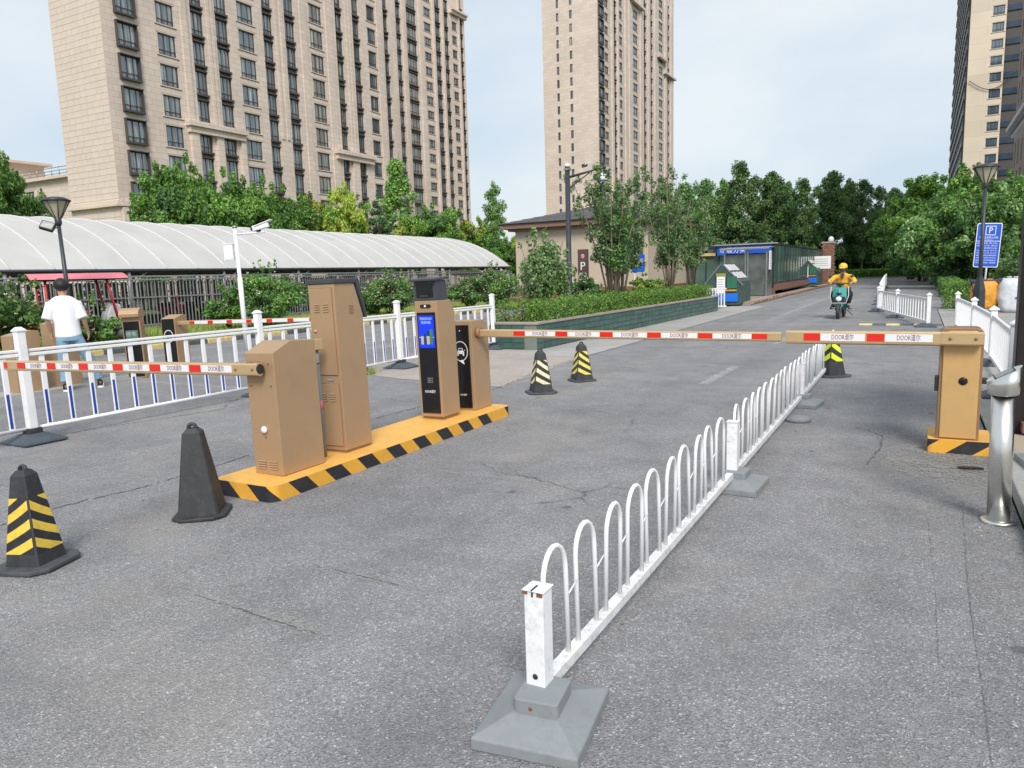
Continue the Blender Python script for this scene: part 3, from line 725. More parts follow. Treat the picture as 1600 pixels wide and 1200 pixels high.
exA = [(s0, s1, 17.35, 17.85, .75) for s0, s1 in ((7.9, 15.3), (29.5, 37.1))] + [(s0, s1, 16.75, 17.349, .5) for s0, s1 in ((8.1, 15.1), (29.7, 36.9))] \
    + [(0, 42.6, 9.0, 9.2, .35), (0, 42.6, 9.2, 9.5, .22), (0, 42.6, 6.9, 7.05, .3)] \
    + [(s0, s1, 0.1, 8.9, .35) for s0, s1 in ((.1, 1.1), (3.8, 5.0))] \
    + [(s0, s1, 9.6, 60, .14) for s0, s1 in ((8.35, 9.05), (24.9, 25.9), (29.3, 30.5), (39.3, 40.3))] \
    + [(s0, s1, 17.86, 60, .10) for s0, s1 in ((11.5, 11.85), (12.0, 12.3), (33.0, 33.35), (33.6, 33.9), (20.9, 21.3), (21.7, 22.1))] \
    + [(8.3, 9.2, 9.51, 16.74, .35), (14.6, 15.2, 9.51, 16.74, .35), (11.45, 12.3, 9.51, 16.74, .3), (32.8, 34.0, 9.51, 16.74, .3)]
facade(A, 'facade', (-64.7, 44.4), 'Y', 42.6, -.5, 61, colsA, fl, 'tower_wall', lambda s: 30.5+s*.36, exA)
shell(A, -72.14, -64.7, 44.4, 87.0, -.5, 61, 'tower_wall', ('E', 'S'))
# its end wall: stone panels with open joints over a backing
MB().poly([(-72.14, 44.4, -.5), (-64.7, 44.4, -.5), (-64.7, 44.4, 61), (-72.14, 44.4, 61)]).build('end_wall', 'stone_joint', A)
pw = [1.02, 1.28, .78, 1.4, .92, 1.16, .88]; tot = sum(pw); pw = [p*7.44/tot for p in pw]
pmesh = [MB().box((0, 0, 0), (p-.025, .06, .525)).mesh('cladding_panel', 'stone_panel') for p in pw]
rest = MB()
rg = random.Random(5)
for r_ in range(108):
    z = -.2+r_*.55+.27; order = [(q*3+(r_ % 2)*2+r_//2) % 7 for q in range(7)]; x = -72.14
    vis = 9.6 < z < 32.2
    for k in order:
        d = rg.uniform(-.004, .004)
        if vis: place('cladding_panel', pmesh[k], A, loc=(x+pw[k]/2, 44.385+d, z))
        else: rest.box((x+pw[k]/2, 44.385+d, z), (pw[k]-.025, .06, .525))
        x += pw[k]
tag(rest.build('cladding', 'stone_panel', A), kind='stuff')
MB().box((-68.4, 44.2, 9.1), (7.9, .5, .2)).box((-68.4, 44.27, 9.35), (7.7, .32, .3)).box((-68.4, 44.22, 6.97), (7.8, .44, .15)).build('cornice', 'stone_trim', A)

# second tower, farther back, seen past the first one's end
B = thing('apartment_tower', 'beige apartment tower farther back, showing past the right end of the nearest tower', 'apartment tower')
flB = [25.2+2.84*k-2.84*12 for k in range(2, 24)]
colsB = [dict(s=(12.6, 13.8), h=2.1, k='bay'), dict(s=(16.2, 18.2), h=1.6), dict(s=(21.2, 22.6), h=2.1, k='bay'), dict(s=(24.6, 27.8), h=2.2, k='bay'), dict(s=(30.6, 32.9), h=1.6), dict(s=(34.6, 36.4), h=2.1, k='bay'),
         dict(s=(38.0, 39.5), h=2.2, k='bay'), dict(s=(41.0, 42.8), h=1.6), dict(s=(44.2, 45.3), h=2.1, k='bay')]
exB = [(s0, s1, 4, 72, .25) for s0, s1 in ((14.4, 15.4), (19.2, 20.4), (23.1, 23.8), (28.6, 29.8), (33.5, 34.1), (36.9, 37.5), (43.2, 43.8))] + [(40, 46.2, 57.2, 57.6, 1.0), (40, 46.2, 56.6, 57.19, .6)]
facade(B, 'facade', (-89, 100), 'Y', 46, -.5, 75, colsB, flB, 'tower_wall_far', 66, exB)
shell(B, -104, -89, 100, 146, -.5, 75, 'tower_wall_far', ('E',))

# third tower, mid picture
T3 = thing('apartment_tower', 'tall slim beige tower in the middle, two columns of slit windows on its blank side', 'apartment tower')
flC = [17.6+2.84*k for k in range(-5, 20)]
facade(T3, 'facade', (-77.0, 160), 'X', 13.3, -.5, 82, [dict(s=(3.45, 4.05), h=1.75, k='slit'), dict(s=(6.65, 7.3), h=1.75, dz=.1, k='slit')], flC, 'tower_wall_far', 70, depth=.35)
colsC = [dict(s=(.5, 3.2), h=2.0, k='box'), dict(s=(4.3, 6.4), h=1.5), dict(s=(10.2, 11.6), h=2.0, k='bay'), dict(s=(13.6, 15.6), h=1.6), dict(s=(23.3, 26.6), h=1.7), dict(s=(31.6, 33.2), h=2.1, k='bay'),
         dict(s=(37.0, 38.5), h=2.0, k='bay'), dict(s=(44.0, 47.4), h=1.7), dict(s=(52.0, 53.4), h=2.1, k='bay')]
exC = [(s0, s1, 0, 82, .3) for s0, s1 in ((8.2, 9.4), (12.1, 12.9), (17.2, 18.6), (20.0, 21.6), (28.2, 29.6), (34.4, 35.6), (40.0, 41.6), (49.0, 50.4), (54.6, 56.4))] + [(20, 30, 66, 66.6, 1.0), (42, 49, 58, 58.6, 1.0), (48, 57.8, 55, 55.5, .9)]
facade(T3, 'facade', (-63.7, 160), 'Y', 57.8, -.5, 82, colsC, flC, 'tower_wall_far', 74, exC, None)
shell(T3, -77, -63.7, 160, 217.8, -.5, 82, 'tower_wall_far', ('E', 'S'))

# tower at the right: cream front, dark glazed balconies on its side
T4 = thing('apartment_tower', 'cream rendered tower at the right with a dark glazed strip down its left edge', 'apartment tower')
flD = [22.2+2.84*k for k in range(-5, 16)]
facade(T4, 'facade', (6.3, 165), 'X', 5.5, -.5, 78, [dict(s=(3.45, 5.2), h=1.55, k='punch')], flD, 'tower_wall_pale', 62, pane='pane_blue')
sd_ = MB()
for k in range(27):
    z = k*2.84
    sd_.box((6.15, 201.7, z+.5), (.5, 72.8, 1.0), 0); sd_.box((6.22, 201.7, z+1.9), (.3, 72.8, 1.75), 1)
    for q in range(19): sd_.box((6.05, 165.6+q*3.9, z+1.9), (.12, .2, 1.75), 0)
sd_.build('balcony_strip', ['frame', 'balcony'], T4)
sd2 = MB()
for k in range(27):
    z = k*2.84
    sd2.box((13.2, 165.6, z+.5), (2.8, .5, 1.0), 0); sd2.box((13.2, 165.7, z+1.9), (2.8, .3, 1.75), 1)
sd2.build('balcony_strip', ['balcony', 'frame'], T4)
shell(T4, 6.3, 24, 165.9, 240, -.5, 78, 'tower_wall_pale', ('W',))
MB().poly([(6.3, 240, -.5), (6.3, 177.8, -.5), (6.3, 177.8, 78), (6.3, 240, 78)]).poly([(6.4, 178, 0), (6.4, 165.1, 0), (6.4, 165.1, 78), (6.4, 178, 78)]).build('wall', 'tower_wall_pale', T4)
MB().poly([(14.6, 165.2, -.5), (24, 165.2, -.5), (24, 165.2, 78), (14.6, 165.2, 78)]).build('wall', 'tower_wall_pale', T4)
cb = MB().tube([(6.6+t*.6, 164.7, 34.2-3.2*math.sin(math.pi*t/14)+.2*t) for t in range(0, 13)], .07, 5)
cb.build('cable', 'dark_metal', T4)

# brown-grey block beside it at the edge of the picture
E_ = thing('apartment_block', 'brown grey block with narrow slit windows at the right edge, next to the cream tower', 'apartment block')
facade(E_, 'facade', (8.2, 62), '-Y', 34, 5, 52, [dict(s=(s, s+.9), h=2.3, k='slit') for s in (22.5, 26.0, 29.3, 31.8)], [8.2+3*k for k in range(14)], 'brown_wall', 60, depth=.4)
shell(E_, 8.2, 26, 62, 96, 5, 52, 'brown_wall', ('W',)); MB().box((17.1, 79, 2.4), (17, 33.4, 5.2)).box((7.9, 79, 5.2), (.9, 34.4, .4)).build('podium', 'brown_wall', E_)

# low beige building past the left end of the near tower
G_ = thing('low_building', 'low beige building with a roof railing at the far left, beside the nearest tower', 'building')
facade(G_, 'facade', (-125, 52), 'X', 53, -.5, 14.0, [dict(s=(31.9, 33.6), h=1.5, k='punch'), dict(s=(25.0, 26.7), h=1.5, k='punch')], [5.0, 8.3, 11.5], 'tower_wall', 14)
shell(G_, -125, -72, 52, 66, -.5, 14.0, 'tower_wall', ('S',))
MB().box((-98, 51.8, 14.15), (53, .8, .3)).box((-97, 51.4, 13.2), (3.5, 1.2, .2)).box((-108, 57, 15.9), (11, 6, 3.8)).box((-108, 57, 17.9), (12.6, 7.4, .3)).build('cornice', 'stone_trim', G_)
rl = MB()
for i in range(20): rl.tube([(-100.5+i*1.45, 52, 14.3), (-100.5+i*1.45, 52, 15.4)], .045, 5)
for z in (14.6, 14.95, 15.3): rl.tube([(-100.5, 52, z), (-72.2, 52, z)], .045, 5)
rl.build('roof_railing', 'steel_dull', G_)

# ------------------------------------------------------------------ one-storey house behind the planter
F_ = thing('small_house', 'one storey peach rendered house with a grey hipped roof behind the planter', 'house')
MB().box((-15.5, 40.5, 2.1), (7.4, 9.0, 4.4)).build('wall', 'house_wall', F_)
MB().box((-15.5, 40.5, .45), (7.46, 9.06, .9)).build('plinth', 'house_base', F_)
MB().box((-15.5, 40.5, 4.18), (8.5, 10.1, .26)).box((-15.5, 40.5, 4.0), (8.0, 9.6, .12)).build('eave', 'fascia', F_, .02)
rf = MB(); e0, e1, y0, y1, zt, zb = -19.85, -11.15, 35.35, 45.65, 5.25, 4.31
ra, rb = (-15.5, 39.0, zt), (-15.5, 42.0, zt)
rf.poly([(e0, y0, zb), (e1, y0, zb), ra]); rf.poly([(e1, y0, zb), (e1, y1, zb), rb, ra]); rf.poly([(e1, y1, zb), (e0, y1, zb), rb]); rf.poly([(e0, y1, zb), (e0, y0, zb), ra, rb])
roof = rf.build('roof', 'shingle', F_)
for k in range(9):                                 # courses of shingles on the two slopes that show
    t0, t1 = k/9, (k+1)/9
    lerp = lambda a, b, t: tuple(a[i]+(b[i]-a[i])*t for i in range(3))
    q = [lerp((e0, y0, zb), ra, t0), lerp((e1, y0, zb), ra, t0), lerp((e1, y0, zb), ra, t1), lerp((e0, y0, zb), ra, t1)]
    MB().poly([(q[0][0], q[0][1]-.01, q[0][2]+.05), (q[1][0], q[1][1]-.01, q[1][2]+.05), (q[2][0], q[2][1], q[2][2]+.025), (q[3][0], q[3][1], q[3][2]+.025)]).poly([(q[0][0], q[0][1]-.01, q[0][2]+.01), (q[1][0], q[1][1]-.01, q[1][2]+.01), (q[1][0], q[1][1]-.01, q[1][2]+.05), (q[0][0], q[0][1]-.01, q[0][2]+.05)]).build('shingle_course', 'shingle', roof)
v = MB().box((-18.3, 35.98, 2.9), (.35, .05, .9))
for k in range(3): v.box((-18.3, 35.95, 2.6+k*.3), (.2, .06, .12), 1)
v.build('vent', ['house_wall', 'frame'], F_)
wf, wp = window_meshes(1.1, 1.2, 'punch'); wo = place('window', wf, F_, loc=(-12.6, 35.97, 2.2)); place('pane', wp, wo)

# ------------------------------------------------------------------ green glass enclosure, its sign and the shelter in front
GL = thing('glass_shelter', 'long dark green glass shelter beside the road with a blue name board on top', 'shelter')
def glass_run(x0, y0, x1, y1, n, z0, z1, root):
    dx, dy = (x1-x0)/n, (y1-y0)/n; ln = math.hypot(dx, dy); rz = math.atan2(dy, dx)
    pm = MB().box((0, 0, 0), (ln-.07, .03, z1-z0-.16)).mesh('glass_panel', 'pane_green'); po = MB().box((0, 0, 0), (.07, .09, z1-z0)).mesh('post', 'dark_metal')
    for i in range(n): place('glass_panel', pm, root, loc=(x0+dx*(i+.5), y0+dy*(i+.5), (z0+z1)/2), rz=rz)
    for i in range(n+1): place('post', po, root, loc=(x0+dx*i, y0+dy*i, (z0+z1)/2), rz=rz)
    for z in (z0+.04, z1-.03): MB().box(((x0+x1)/2, (y0+y1)/2, z), (ln*n, .11, .08), 0, rz).build('rail', 'dark_metal', root)
glass_run(-13.6, 43.0, -7.0, 43.0, 9, .35, 2.85, GL); glass_run(-7.0, 43.0, -7.0, 66.4, 20, .75, 2.95, GL)
MB().box((-10.4, 54.8, 2.88), (6.5, 23.2, .08)).build('roof', 'dark_metal', GL)
MB().box((-6.98, 55, .55), (.24, 23.4, .36)).box((-10.3, 43.05, .25), (6.8, .3, .5)).build('plinth', 'house_base', GL)
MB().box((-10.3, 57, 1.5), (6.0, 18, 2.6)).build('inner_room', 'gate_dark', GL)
nb = MB().box((-8.5, 42.7, 2.62), (2.9, .16, .5)).build('name_board', 'sign_blue', GL)
text('垃圾分类', .36, 'print_white', nb, (-9.1, 42.61, 2.62))
MB().box((-8.4, 42.72, 2.93), (3.4, .5, .06)).build('trim', 'steel', GL)
MB().box((-11.2, 42.85, 2.45), (2.2, .12, .16)).build('trim', 'paint_hump', GL)
MB().box((-11.0, 42.8, 2.78), (1.0, .14, .2)).build('sign_panel', 'steel_dull', GL)
for i in range(4): MB().box((-10.3+i*.62, 43.4, 2.28), (.42, .1, .06)).build('light_tube', 'lamp_white', GL)

BO = thing('steel_booth', 'grey steel and glass booth with twin doors in front of the green glass shelter', 'booth', (-7.75, 40.4, .15))
for x in (-1.15, -.1, .02, .95): MB().box((x, -.6, 1.2), (.09, .09, 2.4)).build('post', 'steel_dull', BO)
for x0, x1 in ((-1.1, -.15), (.07, .9)): MB().box(((x0+x1)/2, -.58, 1.12), (x1-x0, .04, 2.1)).build('door', 'pane_dark', BO)
MB().box((.97, 0, 1.15), (.05, 1.2, 2.2)).box((-1.17, 0, 1.15), (.05, 1.2, 2.2)).box((-.1, .6, 1.15), (2.2, .05, 2.2)).build('side_panel', 'pane_dark', BO)
MB().prism([(-.95, 2.42), (.75, 2.52), (.75, 2.58), (-.95, 2.48)], -1.35, 1.1, 0, 'yzx').build('canopy', 'steel_dull', BO)
pn = MB().box((1.06, -.25, 1.85), (.03, .62, .95)).build('notice_board', 'print_white', BO)
for k in range(6): MB().box((1.078, -.25, 2.2-k*.13), (.004, .46, .03)).build('printed_line', 'print_grey', pn)
MB().box((0, .1, -.04), (2.6, 1.9, .16)).build('step', 'coping', BO)

def recycling(label, loc, s=1.0, parts=True):
    t = thing('recycling_station', label, 'recycling station', loc, 0, 'recycling stations beside the road')
    t.scale = (s, s, s*1.03)
    # seen from the road: green slatted side to +X, gable with posters to -Y, slanted white flaps as a roof
    MB().prism([(-1.0, 0), (.55, 0), (.55, .98), (-.2, 1.72), (-1.0, .9)], .02, 2.3, 0, 'xzy').build('body', 'bin_green', t, .01)
    for k in range(5): MB().box((.57, .25+k*.46, .5), (.05, .40, .86)).build('side_panel', 'bin_green', t, .008)
    for i in range(2):
        for j in range(3):
            MB().box((.0+.33*i, .35+j*.76, 1.72-.987*(.2+.33*i)+.05), (.36, .5, .04), 0, 0, 0, R(45)).build('flap', 'scooter_white', t, .005)
    MB().box((-.62, .02, 1.28), (.05, .05, 1.1), 0, 0, 0, R(40)).box((.32, .02, 1.22), (.05, .05, 1.1), 0, 0, 0, R(-45)).build('gable_frame', 'steel_dull', t)
    MB().box((-.2, -.02, .32), (1.4, .04, .34)).build('blue_panel', 'bin_blue', t)
    MB().box((-.2, -.022, .62), (1.3, .036, .07)).build('colour_band', 'orange_sack', t)
    MB().box((.25, -.024, .95), (.42, .036, .5)).build('green_panel', 'panel_green', t)
    ps = MB().box((-.22, -.06, .86), (.36, .02, .72)).build('poster', 'print_white', t)
    MB().box((-.22, -.062, 1.27), (.42, .02, .14)).build('poster_head', 'leaf_lime', t)
    for k in range(5): MB().box((-.22, -.072, 1.08-k*.1), (.24, .004, .03)).build('printed_line', 'print_grey', ps)
    return t
recycling('green recycling station with white slanted flaps at the end of the planter wall', (-7.35, 33.2, .05))
recycling('farther recycling station with white flaps against the green glass, past the steel booth', (-6.9, 57.5, .3), 1.05)
NB = thing('notice_board', 'white notice board standing at the far recycling station, by the brick pillar', 'notice board', (-6.6, 61.5, .2))
MB().box((0, 0, 1.7), (1.5, .06, .95)).build('panel', 'print_white', NB)
for k in range(4): MB().box((0, -.034, 1.95-k*.16), (1.1, .004, .04)).build('printed_line', 'print_grey', NB)
for x in (-.6, .6): MB().box((x, .05, .8), (.06, .06, 1.6)).build('post', 'steel_dull', NB)
WP = thing('picket_gate', 'short white picket panel between the planter end and the recycling station', 'fence panel', (-7.4, 31.2, 0))
for k in range(8): MB().box((-.42+k*.12, 0, .45), (.05, .03, .8)).build('picket', 'white', WP)
for z in (.1, .82): MB().box((0, .03, z), (1.0, .03, .05)).build('rail', 'white', WP)
BP = thing('brick_pillar', 'brown brick pillar at the far end of the green glass shelter', 'pillar', (-6.7, 68.2, 0))
bm_ = MB().box((0, 0, 0), (.235, .34, .11)).mesh('brick', 'brick')
MB().box((0, 0, 1.75), (.9, .66, 3.5)).build('core', 'grout', BP)
for r_ in range(26):
    for k in range(4): place('brick', bm_, BP, loc=(-.36+k*.24+(.05 if r_ % 2 else -.05), -.18, .12+r_*.13))
MB().box((0, 0, 3.56), (1.05, .8, .14)).build('cap', 'coping', BP)

# ------------------------------------------------------------------ planter with glazed tiles
PL = [(-7.15, 14.25), (-6.85, 29.6), (-12.4, 27.0), (-8.35, 14.25)]
PLT = thing('planter', 'raised planter faced with dark green glazed tiles along the concrete apron', 'planter')
inset = .0
body = MB().prism(PL, 0, .56, 0, 'xyz').build('body', 'grout', PLT)
MB().poly([(x, y, .565) for x, y in PL]).build('soil', 'soil', PLT)
def tile_run(x0, y0, x1, y1, tw, rows, root):
    L_ = math.hypot(x1-x0, y1-y0); n = int(L_/tw); rz = math.atan2(y1-y0, x1-x0); th = .52/rows
    me = MB().box((0, 0, 0), (tw-.014, .03, th-.012)).mesh('tile', 'tile')
    rgt = random.Random(n)
    for i in range(n):
        for r in range(rows):
            t = (i+.5)*tw/L_
            if rows*n > 400: pass
            place('tile', me, root, .003, (x0+(x1-x0)*t+math.sin(rz)*(.004+rgt.uniform(-.003, .003)), y0+(y1-y0)*t-math.cos(rz)*(.004+rgt.uniform(-.003, .003)), .02+th*(r+.5)), rz)
tile_run(-7.15, 14.25, -6.85, 29.6, .31, 4, PLT); tile_run(-8.35, 14.25, -7.15, 14.25, .3, 4, PLT)
MB().prism([(PL[0][0]+.04, PL[0][1]-.03), (PL[1][0]+.04, PL[1][1]), (PL[1][0]-.12, PL[1][1]), (PL[0][0]-.1, PL[0][1]+.12), (PL[3][0], PL[3][1]+.12), (PL[3][0]-.03, PL[3][1]-.03)], .545, .60, 0, 'xyz').build('coping', 'coping', PLT, .008)

# ------------------------------------------------------------------ bike shed: white membrane vault, bar fence below
SH = thing('bike_shed', 'long bike shed under a white barrel vaulted membrane roof on the left', 'bike shed')
SX, SZ, HW = -24.9, 2.23, 6.0; Y0, Y1 = 3.0, 45.8
AR = (6.0**2+2.2**2)/(2*2.2); AH = math.asin(6.0/AR)
def arc(t): a = AH*(1-2*t); return (SX-HW+AR*math.sin(a), SZ+2.2-AR+AR*math.cos(a))
rm = MB(); na = 26
ys = [Y0+i*(Y1-Y0)/62 for i in range(63)]
for i in range(len(ys)-1):
    for k in range(na):
        (xa, za), (xb, zb2) = arc(k/na), arc((k+1)/na)
        rm.raw([(xa, ys[i], za), (xa, ys[i+1], za), (xb, ys[i+1], zb2), (xb, ys[i], zb2)], [(0, 1, 2, 3)], 0, True)
ob = rm.build('roof', 'membrane', SH)
bmx = bmesh.new(); bmx.from_mesh(ob.data); bmesh.ops.remove_doubles(bmx, verts=bmx.verts, dist=.001); bmx.to_mesh(ob.data); bmx.free(); ob.data.polygons.foreach_set('use_smooth', [True]*len(ob.data.polygons))
rib_me = MB().tube([(arc(k/24)[0]-SX, 0, arc(k/24)[1]+.012) for k in range(25)], .032, 6).mesh('seam', 'membrane_seam')
yr = 14.55-1.4*8
while yr < Y1-.2: place('seam', rib_me, SH, loc=(SX, yr, 0)); yr += 1.4
MB().tube([(SX, Y0, SZ-.03), (SX, Y1, SZ-.03)], .055, 8).tube([(SX-2*HW, Y0, SZ-.03), (SX-2*HW, Y1, SZ-.03)], .055, 8).build('eave_tube', 'dark_metal', SH)
MB().box((SX-.05, (Y0+Y1)/2, 1.98), (.08, Y1-Y0, .06)).box((SX-2*HW+.05, (Y0+Y1)/2, 1.98), (.08, Y1-Y0, .06)).build('eave_beam', 'galv', SH)
pm = MB().tube([(0, 0, 0), (0, 0, 2.2)], .07, 10).mesh('post', 'galv')
yp = 4.6
while yp < Y1:
    for x in (SX-.08, SX-2*HW+.08): place('post', pm, SH, loc=(x, yp, 0))
    MB().tube([(SX-.08, yp, 1.7), (SX-.6, yp, 2.35)], .03, 6).tube([(SX-.05, yp+.05, 1.75), (SX-.05, yp+.75, 2.15)], .025, 6).build('brace', 'galv', SH)
    yp += 4.2
SF = thing('bar_fence', 'grey metal bar fence along the open side of the bike shed', 'fence')
bar = MB().box((0, 0, 0), (.03, .03, 1.8)).mesh('bar', 'galv')
nbar = 0; yb = 6.2
while yb < Y1 and nbar < 262: place('bar', bar, SF, loc=(SX+.12, yb, 1.02)); yb += .152; nbar += 1
for z in (.22, 1.22, 1.86): MB().box((SX+.155, (Y0+Y1)/2+1, z), (.03, Y1-Y0-2, .045)).build('rail', 'galv', SF)
BF = thing('bar_fence', 'pale panelled fence at the back of the bike shed, seen through the front bars', 'fence')
bk = MB().box((0, 0, 0), (.04, .34, 1.55)).mesh('slat', 'scooter_white')
for j in range(88): place('slat', bk, BF, loc=(SX-2*HW+.3, 4.2+j*.48, 1.1))
for z in (.4, 1.75): MB().box((SX-2*HW+.26, 25, z), (.03, 42.4, .05)).build('rail', 'galv', BF)
struct(MB().box((SX-HW, 24.4, .06), (2*HW-.4, 43, .12)).build('shed_floor', 'concrete'))

# ================================================================== OBJECTS
LEAN = (0., -.022)                       # the island stands on the crowned side of the road
# ------------------------------------------------------------------ traffic island
IS = thing('traffic_island', 'yellow raised island with black and yellow striped sides under the tan cabinets', 'traffic island', (-4.4, 0, 0))
def island(root, hw, y0, y1, h, pitch, slant, r, phase=0.):
    out = []                              # outline walked ccw, as (x, y, distance along)
    base = rrect(2*hw, y1-y0, r, 5, 0, (y0+y1)/2)
    n = len(base); segs = []; d = 0.
    pts = base + [base[0]]
    fine = []
    for i in range(n):
        (xa, ya), (xb, yb2) = pts[i], pts[i+1]; L_ = math.hypot(xb-xa, yb2-ya); k = max(1, int(L_/.02))
        for q in range(k): fine.append((xa+(xb-xa)*q/k, ya+(yb2-ya)*q/k, d+L_*q/k))
        d += L_
    fine.append((pts[-1][0], pts[-1][1], d))
    mb = MB(); rows = 8; ds = np.array([f[2] for f in fine]); fx = np.array([f[0] for f in fine]); fy = np.array([f[1] for f in fine])
    pos = lambda q: (float(np.interp(q % d, ds, fx)), float(np.interp(q % d, ds, fy)))
    nst = round(d/(pitch*.5)); half = d/nst; sub_ = max(3, int(half/.015))
    for i in range(nst*sub_):
        for r_ in range(rows):
            za, zb = h*r_/rows, h*(r_+1)/rows; q0, q1 = i*half/sub_-phase, (i+1)*half/sub_-phase
            a_, b_, c_, e_ = pos(q0+slant*za), pos(q1+slant*za), pos(q1+slant*zb), pos(q0+slant*zb)
            mb.poly([(*a_, za), (*b_, za), (*c_, zb), (*e_, zb)], (i//sub_) % 2)
    o = mb.build('striped_side', ['isl_yellow', 'isl_black'], root)
    MB().poly([(x, y, h) for x, y in base], 0).build('top', 'isl_top', root)
island(IS, .315, 3.77, 7.42, .12, .395, -1.0, .07, .16)
EI = thing('gate_base', 'short striped concrete base under the ochre barrier cabinet on the right', 'base', (.365, 7.32, 0))
island(EI, .235, -.20, .34, .12, .38, 1.35, .02, .26)

# ------------------------------------------------------------------ cabinets and barrier booms
def vents(mb, cx, y, z, w, n, pitch=.022, mi=0):
    for k in range(n):
        mb.prism([(y, 0), (y-.008, .004), (y-.002, .011), (y, .011)], cx-w/2, cx+w/2, mi, 'yzx')
        for i in range(len(mb.v)-8, len(mb.v)): v = mb.v[i]; mb.v[i] = (v[0], v[1], v[2]+z+k*pitch)
def knob(root, x, y, z, m='tan_dark'):
    MB().lathe([(.014, 0), (.014, .006), (.009, .008), (.009, .014), (.0, .015)], 12).build('knob', m, root, loc=(x, y, z), rot=(R(90), 0, 0))
def boom(root, x0, x1, y, z, hh, strips, first_red=True, sx=1, m='boom', shadow=True, txt=.052, end_cap=True):
    """a flat oval boom along X with red and white reflective pieces and print on its front"""
    b = MB().prism([(-.028, -hh*.5), (.0, -hh*.62), (.022, -hh*.5), (.03, -hh*.2), (.03, hh*.25), (.02, hh*.5), (-.022, hh*.5), (-.03, hh*.36), (-.03, -hh*.36)][::-1], x0, x1, 0, 'yzx').build('boom', m, root, loc=(0, y, z))
    rm_, wm_ = {}, {}
    for (a, c, kind) in strips:
        w = abs(c-a); me = MB().box((0, 0, 0), (w-.004, .002, hh*.62)).mesh('reflective_piece', 'red' if kind == 'r' else 'strip_white')
        rp = place('reflective_piece', me, b, loc=((a+c)/2, -.0312, 0))
        if kind == 'w': text('DOOR道尔', txt, 'maroon', b, ((a+c)/2, -.0328, -.001), width=.175)
    return b

def barrier_near():
    t = thing('barrier_gate', 'nearest tan barrier cabinet with a white knob, its striped boom reaching left over the fence', 'barrier gate', (-4.38, 4.03, .12), 0, None, LEAN)
    MB().prism([(0, 0), (.46, 0), (.46, 1.02), (.19, 1.035), (0, .955)], -.15, .15, 0, 'yzx').build('cabinet', 'tan', t, .006)
    v = MB(); vents(v, -.065, -.001, .045, .085, 4, .019); vents(v, .055, -.001, .045, .085, 4, .019)
    v.build('vents', 'tan', t)
    MB().ball((0, -.012, .36), (.029, .02, .029), 14).build('sensor_dome', 'camera_white', t)
    for x, z in ((-.11, .70), (.105, .70), (.095, .87), (.0, .30)): MB().ball((x, -.001, z), .006, 8).build('screw', 'black_matt', t)
    MB().prism(rrect(.085, .11, .02, 3), -.07, .0, 0, 'xzy').build('boom_hub', 'tan_dark', t, loc=(-.02, 0, .84))
    st = [(-3.36, -3.30, 'r'), (-3.14, -3.0, 'r'), (-3.0, -2.67, 'w')]
    st = []; x = -3.14
    for k in range(6): st += [(x, x+.14, 'r'), (x+.14, x+.49, 'w')]; x += .49
    st = [(-3.37, -3.31, 'r')] + st
    st = [(a, c, k) for a, c, k in st if c < -.15]
    b = boom(t, -3.38, .07, -.06, .84, .088, st)
    for xx in (-.16, .02): MB().ball((xx, -.032, .0), .012, 8).build('bolt', 'tan_dark', b)
    MB().lathe([(.038, 0), (.038, .004)], 14).build('end_opening', 'black_matt', b, loc=(.069, 0, 0), rot=(0, R(90), 0))
    return t
barrier_near()

def body_profile(h):                     # side outline of the tall units: hood slopes back at the top
    return [(0, 0), (.36, 0), (.36, h-.26), (.26, h), (0, h)]
def tall_unit(label, loc):
    t = thing('equipment_cabinet', label, 'cabinet', loc, 0, None, LEAN)
    h = 1.46
    MB().prism([(0, .02), (.35, .02), (.35, 1.18), (.26, h), (0, h)], -.145, .145, 0, 'yzx').build('cabinet', 'tan', t, .006)
    MB().box((0, .175, .01), (.27, .33, .02)).build('plinth', 'tan_dark', t)
    MB().prism([(-.012, h), (.27, h), (.38, 1.15), (.395, 1.16), (.31, h+.035), (-.012, h+.035)], -.16, .16, 0, 'yzx').build('hood', 'charcoal', t, .004)
    for z0, z1 in ((.06, .60), (.68, 1.42)):
        d = MB().box((-.0, -.004, (z0+z1)/2), (.235, .012, z1-z0)).build('door', 'tan', t, .003)
        w = MB(); vents(w, -.05, -.011, z1-(.20 if z1 > 1 else .15), .055, 4, .02); vents(w, .05, -.011, z1-(.20 if z1 > 1 else .15), .055, 4, .02)
        w.build('vents', 'tan', d); knob(d, -.085, -.01, z0+(.38 if z1 > 1 else .33), 'boom')
        MB().box((0, .001, (z0+z1)/2), (.247, .004, z1-z0+.012)).build('door_gap', 'tan_dark', t)
    MB().box((.035, -.003, .64), (.07, .008, .022)).build('name_plate', 'steel', t)
    v2 = MB()
    for k in range(4): v2.box((.1465, .2, 1.26-k*.02), (.004, .055, .01))
    v2.build('side_vents', 'tan_dark', t)
    return t
tall_unit('tallest tan metal cabinet with two vented doors and a dark sloping hood', (-4.43, 4.82, .12))

